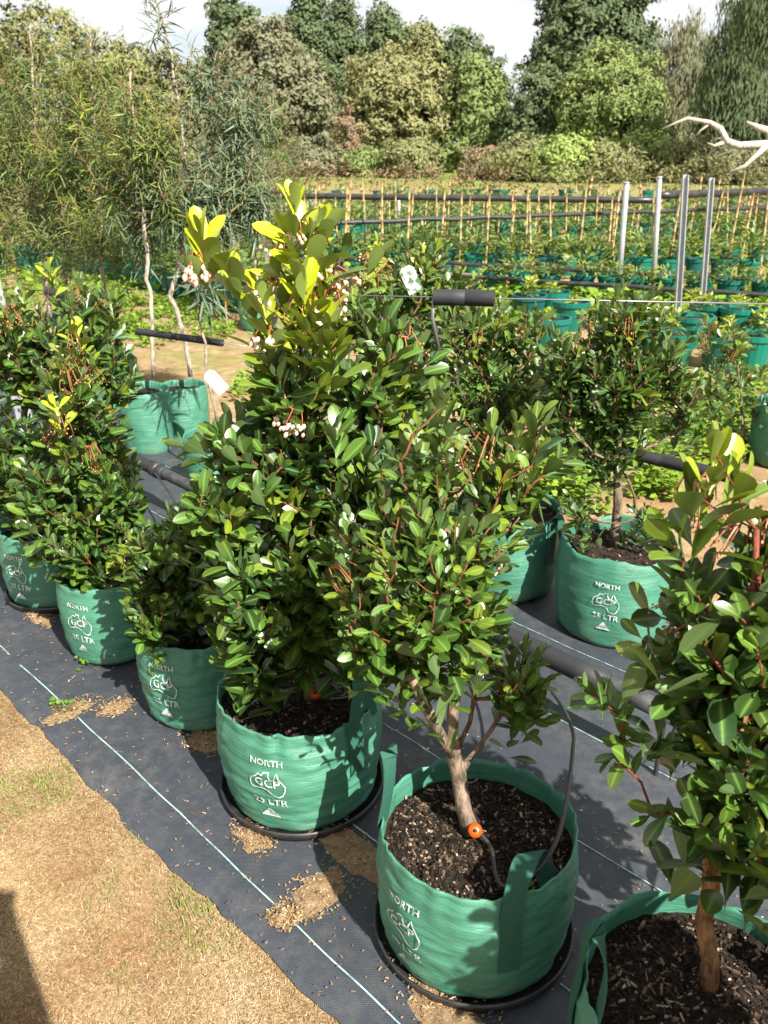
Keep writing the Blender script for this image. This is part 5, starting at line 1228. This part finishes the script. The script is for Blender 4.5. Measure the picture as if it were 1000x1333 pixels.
rr2 = random.Random(9)
for i, (x, y, hw, hh, mt, Y) in enumerate([(540, 205, 36, 20, 'far_olive', 46), (480, 212, 30, 14, 'far_green', 47), (690, 205, 50, 22, 'far_olive', 42), (735, 205, 44, 24, 'far_lime', 40), (790, 212, 50, 22, 'far_olive', 40), (845, 205, 44, 26, 'far_lime', 42), (900, 210, 46, 24, 'far_olive', 40), (960, 215, 44, 20, 'far_brown', 38), (640, 212, 36, 18, 'far_red', 44), (420, 212, 40, 14, 'far_brown', 48), (370, 214, 40, 14, 'far_lime', 50), (310, 212, 60, 20, 'far_brown', 46), (200, 212, 70, 22, 'far_olive', 46), (90, 210, 80, 26, 'far_green', 46), (0, 208, 70, 30, 'far_olive', 46)]):
    rnd = np.random.default_rng(400 + i)
    far_tree(x, 225, Y, y - hh, [(x, y + 4, hw, hh + 4, 1)], mt, .17, 4200, ['olive bush under the round tree', 'low green bush beside the round tree', 'olive thicket left of the tall reeds', 'pale reedy bush below the dark dense tree', 'olive bush under the dome tree', 'pale reedy bush right of the dome tree', 'olive bush below the feathery tree', 'brownish bush below the dead branch', 'reddish bush below the sky gap', 'brownish low bush by the bare trees', 'lime patch of low growth by the conifers', 'brown bush behind the weeping sapling', 'olive bush behind the wrapped-stem sapling', 'green bush behind the golden sapling', 'olive bush past the sapling clump'][i], 400 + i, .45, .06, young=.15, limbs=3, name='bush')
# fallen dead limb
def dead_limb():
    Y = 13.0; base = at(1030, 260, Y); base.z = 0; root = empty('dead_tree_limb', base); tag(root, 'bare pale dead limb with curved branches beside the drooping tree', 'branch')
    def W(l): return [at(x, y, Y + dy) - base for x, y, dy in l]
    mb = MB(); mb.tube(W([(1040, 300, 0), (1035, 240, 0), (1015, 200, 0), (1000, 188, 0), (962, 190, .1), (946, 184, .1), (938, 168, .1), (925, 160, .2), (895, 154, .2), (880, 160, .2), (862, 168, .2)]), [.10, .09, .075, .06, .055, .05, .045, .035, .025, .016, .008], 9); obj('limb', mb.mesh('limb', True), root, M['dead_wood'])
    for l, r_ in (([(1000, 170, 0), (985, 165, 0), (972, 159, 0)], (.05, .04, .02)), ([(1000, 188, 0), (985, 202, -.1), (970, 216, -.1), (950, 224, -.1)], (.05, .035, .03, .015)), ([(1015, 200, 0), (1006, 180, 0), (1000, 170, 0)], (.06, .055, .05)), ([(946, 184, .1), (930, 190, .1), (921, 186, .1)], (.035, .022, .01)), ([(925, 160, .2), (912, 170, .2), (905, 178, .2)], (.02, .012, .006)), ([(938, 168, .1), (942, 178, .1), (930, 182, .1)], (.02, .02, .008))):
        mb = MB(); mb.tube(W(l), list(r_), 7); obj('side_branch', mb.mesh('side_branch', True), root, M['dead_wood'])
dead_limb()
# ------------------------------------------------------------------ the photographer, whose shadow lies on the path
def person():
    sk, t, b = mat('skin', (0.55, 0.34, 0.25), .5); cl, t, b = mat('navy_cotton', (0.03, 0.04, 0.09), .85); ph, t, b = mat('phone_body', (0.02, 0.02, 0.022), .3)
    root = empty('person', (-.118, -.16, 0)); tag(root, 'person in navy clothes standing on the path holding up a phone', 'person')
    J = {'pel': (0, 0, .92, .15, .11), 'sp': (0, -.01, 1.10, .135, .10), 'ch': (0, -.01, 1.30, .165, .11), 'ne': (0, 0, 1.47, .055, .055), 'hd': (0, .03, 1.56, .072, .085), 'ht': (0, .03, 1.66, .078, .095), 'hp': (0, .02, 1.72, .05, .06)}
    E_ = [('pel', 'sp'), ('sp', 'ch'), ('ch', 'ne'), ('ne', 'hd'), ('hd', 'ht'), ('ht', 'hp')]
    for s, q in ((-1, 'l'), (1, 'r')):
        J.update({'sh' + q: (s * .19, -.01, 1.40, .062, .062), 'el' + q: (s * .22, .05, 1.14, .042, .042), 'wr' + q: (s * .055 + .118, .132, 1.37, .026, .03), 'hn' + q: (s * .05 + .118, .142, 1.45, .03, .018),
                  'hi' + q: (s * .09, 0, .84, .09, .09), 'kn' + q: (s * .10, .02, .47, .058, .062), 'an' + q: (s * .11, -.01, .09, .04, .045), 'to' + q: (s * .13, .15, .035, .04, .03)})
        E_ += [('ch', 'sh' + q), ('sh' + q, 'el' + q), ('el' + q, 'wr' + q), ('wr' + q, 'hn' + q), ('pel', 'hi' + q), ('hi' + q, 'kn' + q), ('kn' + q, 'an' + q), ('an' + q, 'to' + q)]
        for f, (dx, dz, ln) in enumerate(((.010, .030, .05), (.004, .012, .055), (0, -.008, .052), (-.002, -.026, .042), (-.03 * s, .02, .035))):
            J['f%d%s' % (f, q)] = (s * .05 + .118 - s * dx, .152, 1.45 + dz, .010, .009); J['g%d%s' % (f, q)] = (s * .05 + .118 - s * (dx + ln * .6), .156, 1.45 + dz + .004, .009, .008)
            E_ += [('hn' + q, 'f%d%s' % (f, q)), ('f%d%s' % (f, q), 'g%d%s' % (f, q))]
    ks = list(J); me = bpy.data.meshes.new('body'); me.from_pydata([J[k][:3] for k in ks], [(ks.index(a), ks.index(b_)) for a, b_ in E_], [])
    o = bpy.data.objects.new('body', me); COL.objects.link(o); o.parent = root
    md = o.modifiers.new('skin', 'SKIN')
    sv = me.skin_vertices[0].data
    for i, k in enumerate(ks): sv[i].radius = J[k][3:5]; sv[i].use_root = (k == 'pel')
    o.modifiers.new('smooth', 'SUBSURF').levels = 2; o.modifiers[-1].render_levels = 2
    # clothes and skin by height
    m_, t, b = mat('clothed_body', (0.03, 0.04, 0.09), .8)
    tc_ = N(t, 'ShaderNodeTexCoord'); sx_ = N(t, 'ShaderNodeSeparateXYZ'); t.links.new(tc_.outputs['Object'], sx_.inputs[0])
    hi = math_(t, 'GREATER_THAN', sx_.outputs[2], 1.455); fr = math_(t, 'GREATER_THAN', sx_.outputs[1], .10)
    t.links.new(mixc(t, math_(t, 'MAXIMUM', hi, fr), (0.03, 0.04, 0.09), (0.55, 0.34, 0.25)), b.inputs['Base Color'])
    me.materials.append(m_)
    # brimmed hat
    mb = MB(); sg = 40; prof = [(.165, 1.655), (.17, 1.66), (.10, 1.69), (.095, 1.76), (.07, 1.80), (0.001, 1.81)]
    V = [(r_ * math.cos(6.2832 * k / sg), .025 + r_ * 1.1 * math.sin(6.2832 * k / sg), z) for r_, z in prof for k in range(sg)]
    mb.add(V, [[j * sg + k, j * sg + (k + 1) % sg, (j + 1) * sg + (k + 1) % sg, (j + 1) * sg + k] for j in range(len(prof) - 1) for k in range(sg)])
    hat = obj('hat', mb.mesh('hat', True), root, M['bamboo'])
    mb = MB(); mb.box((.118, .142, 1.455), (.076, .008, .155)); pho = obj('phone', mb.mesh('phone'), None, ph); pho.location = (-.118, -.16, 0)
    tag(pho, 'dark phone held up in both hands of the photographer', 'phone')
person()

# ------------------------------------------------------------------ one albedo scale for every surface (the exposure above is set for it)
ALBEDO, SATUR = 0.72, 1.06
for m_ in bpy.data.materials:
    t = m_.node_tree
    for n_ in list(t.nodes):
        if n_.type in ('BSDF_PRINCIPLED', 'BSDF_TRANSLUCENT'):
            sk_ = n_.inputs[0]; hs = t.nodes.new('ShaderNodeHueSaturation'); hs.inputs['Value'].default_value = ALBEDO; hs.inputs['Saturation'].default_value = SATUR
            if sk_.is_linked: t.links.new(sk_.links[0].from_socket, hs.inputs['Color'])
            else: hs.inputs['Color'].default_value = sk_.default_value
            t.links.new(hs.outputs[0], sk_)
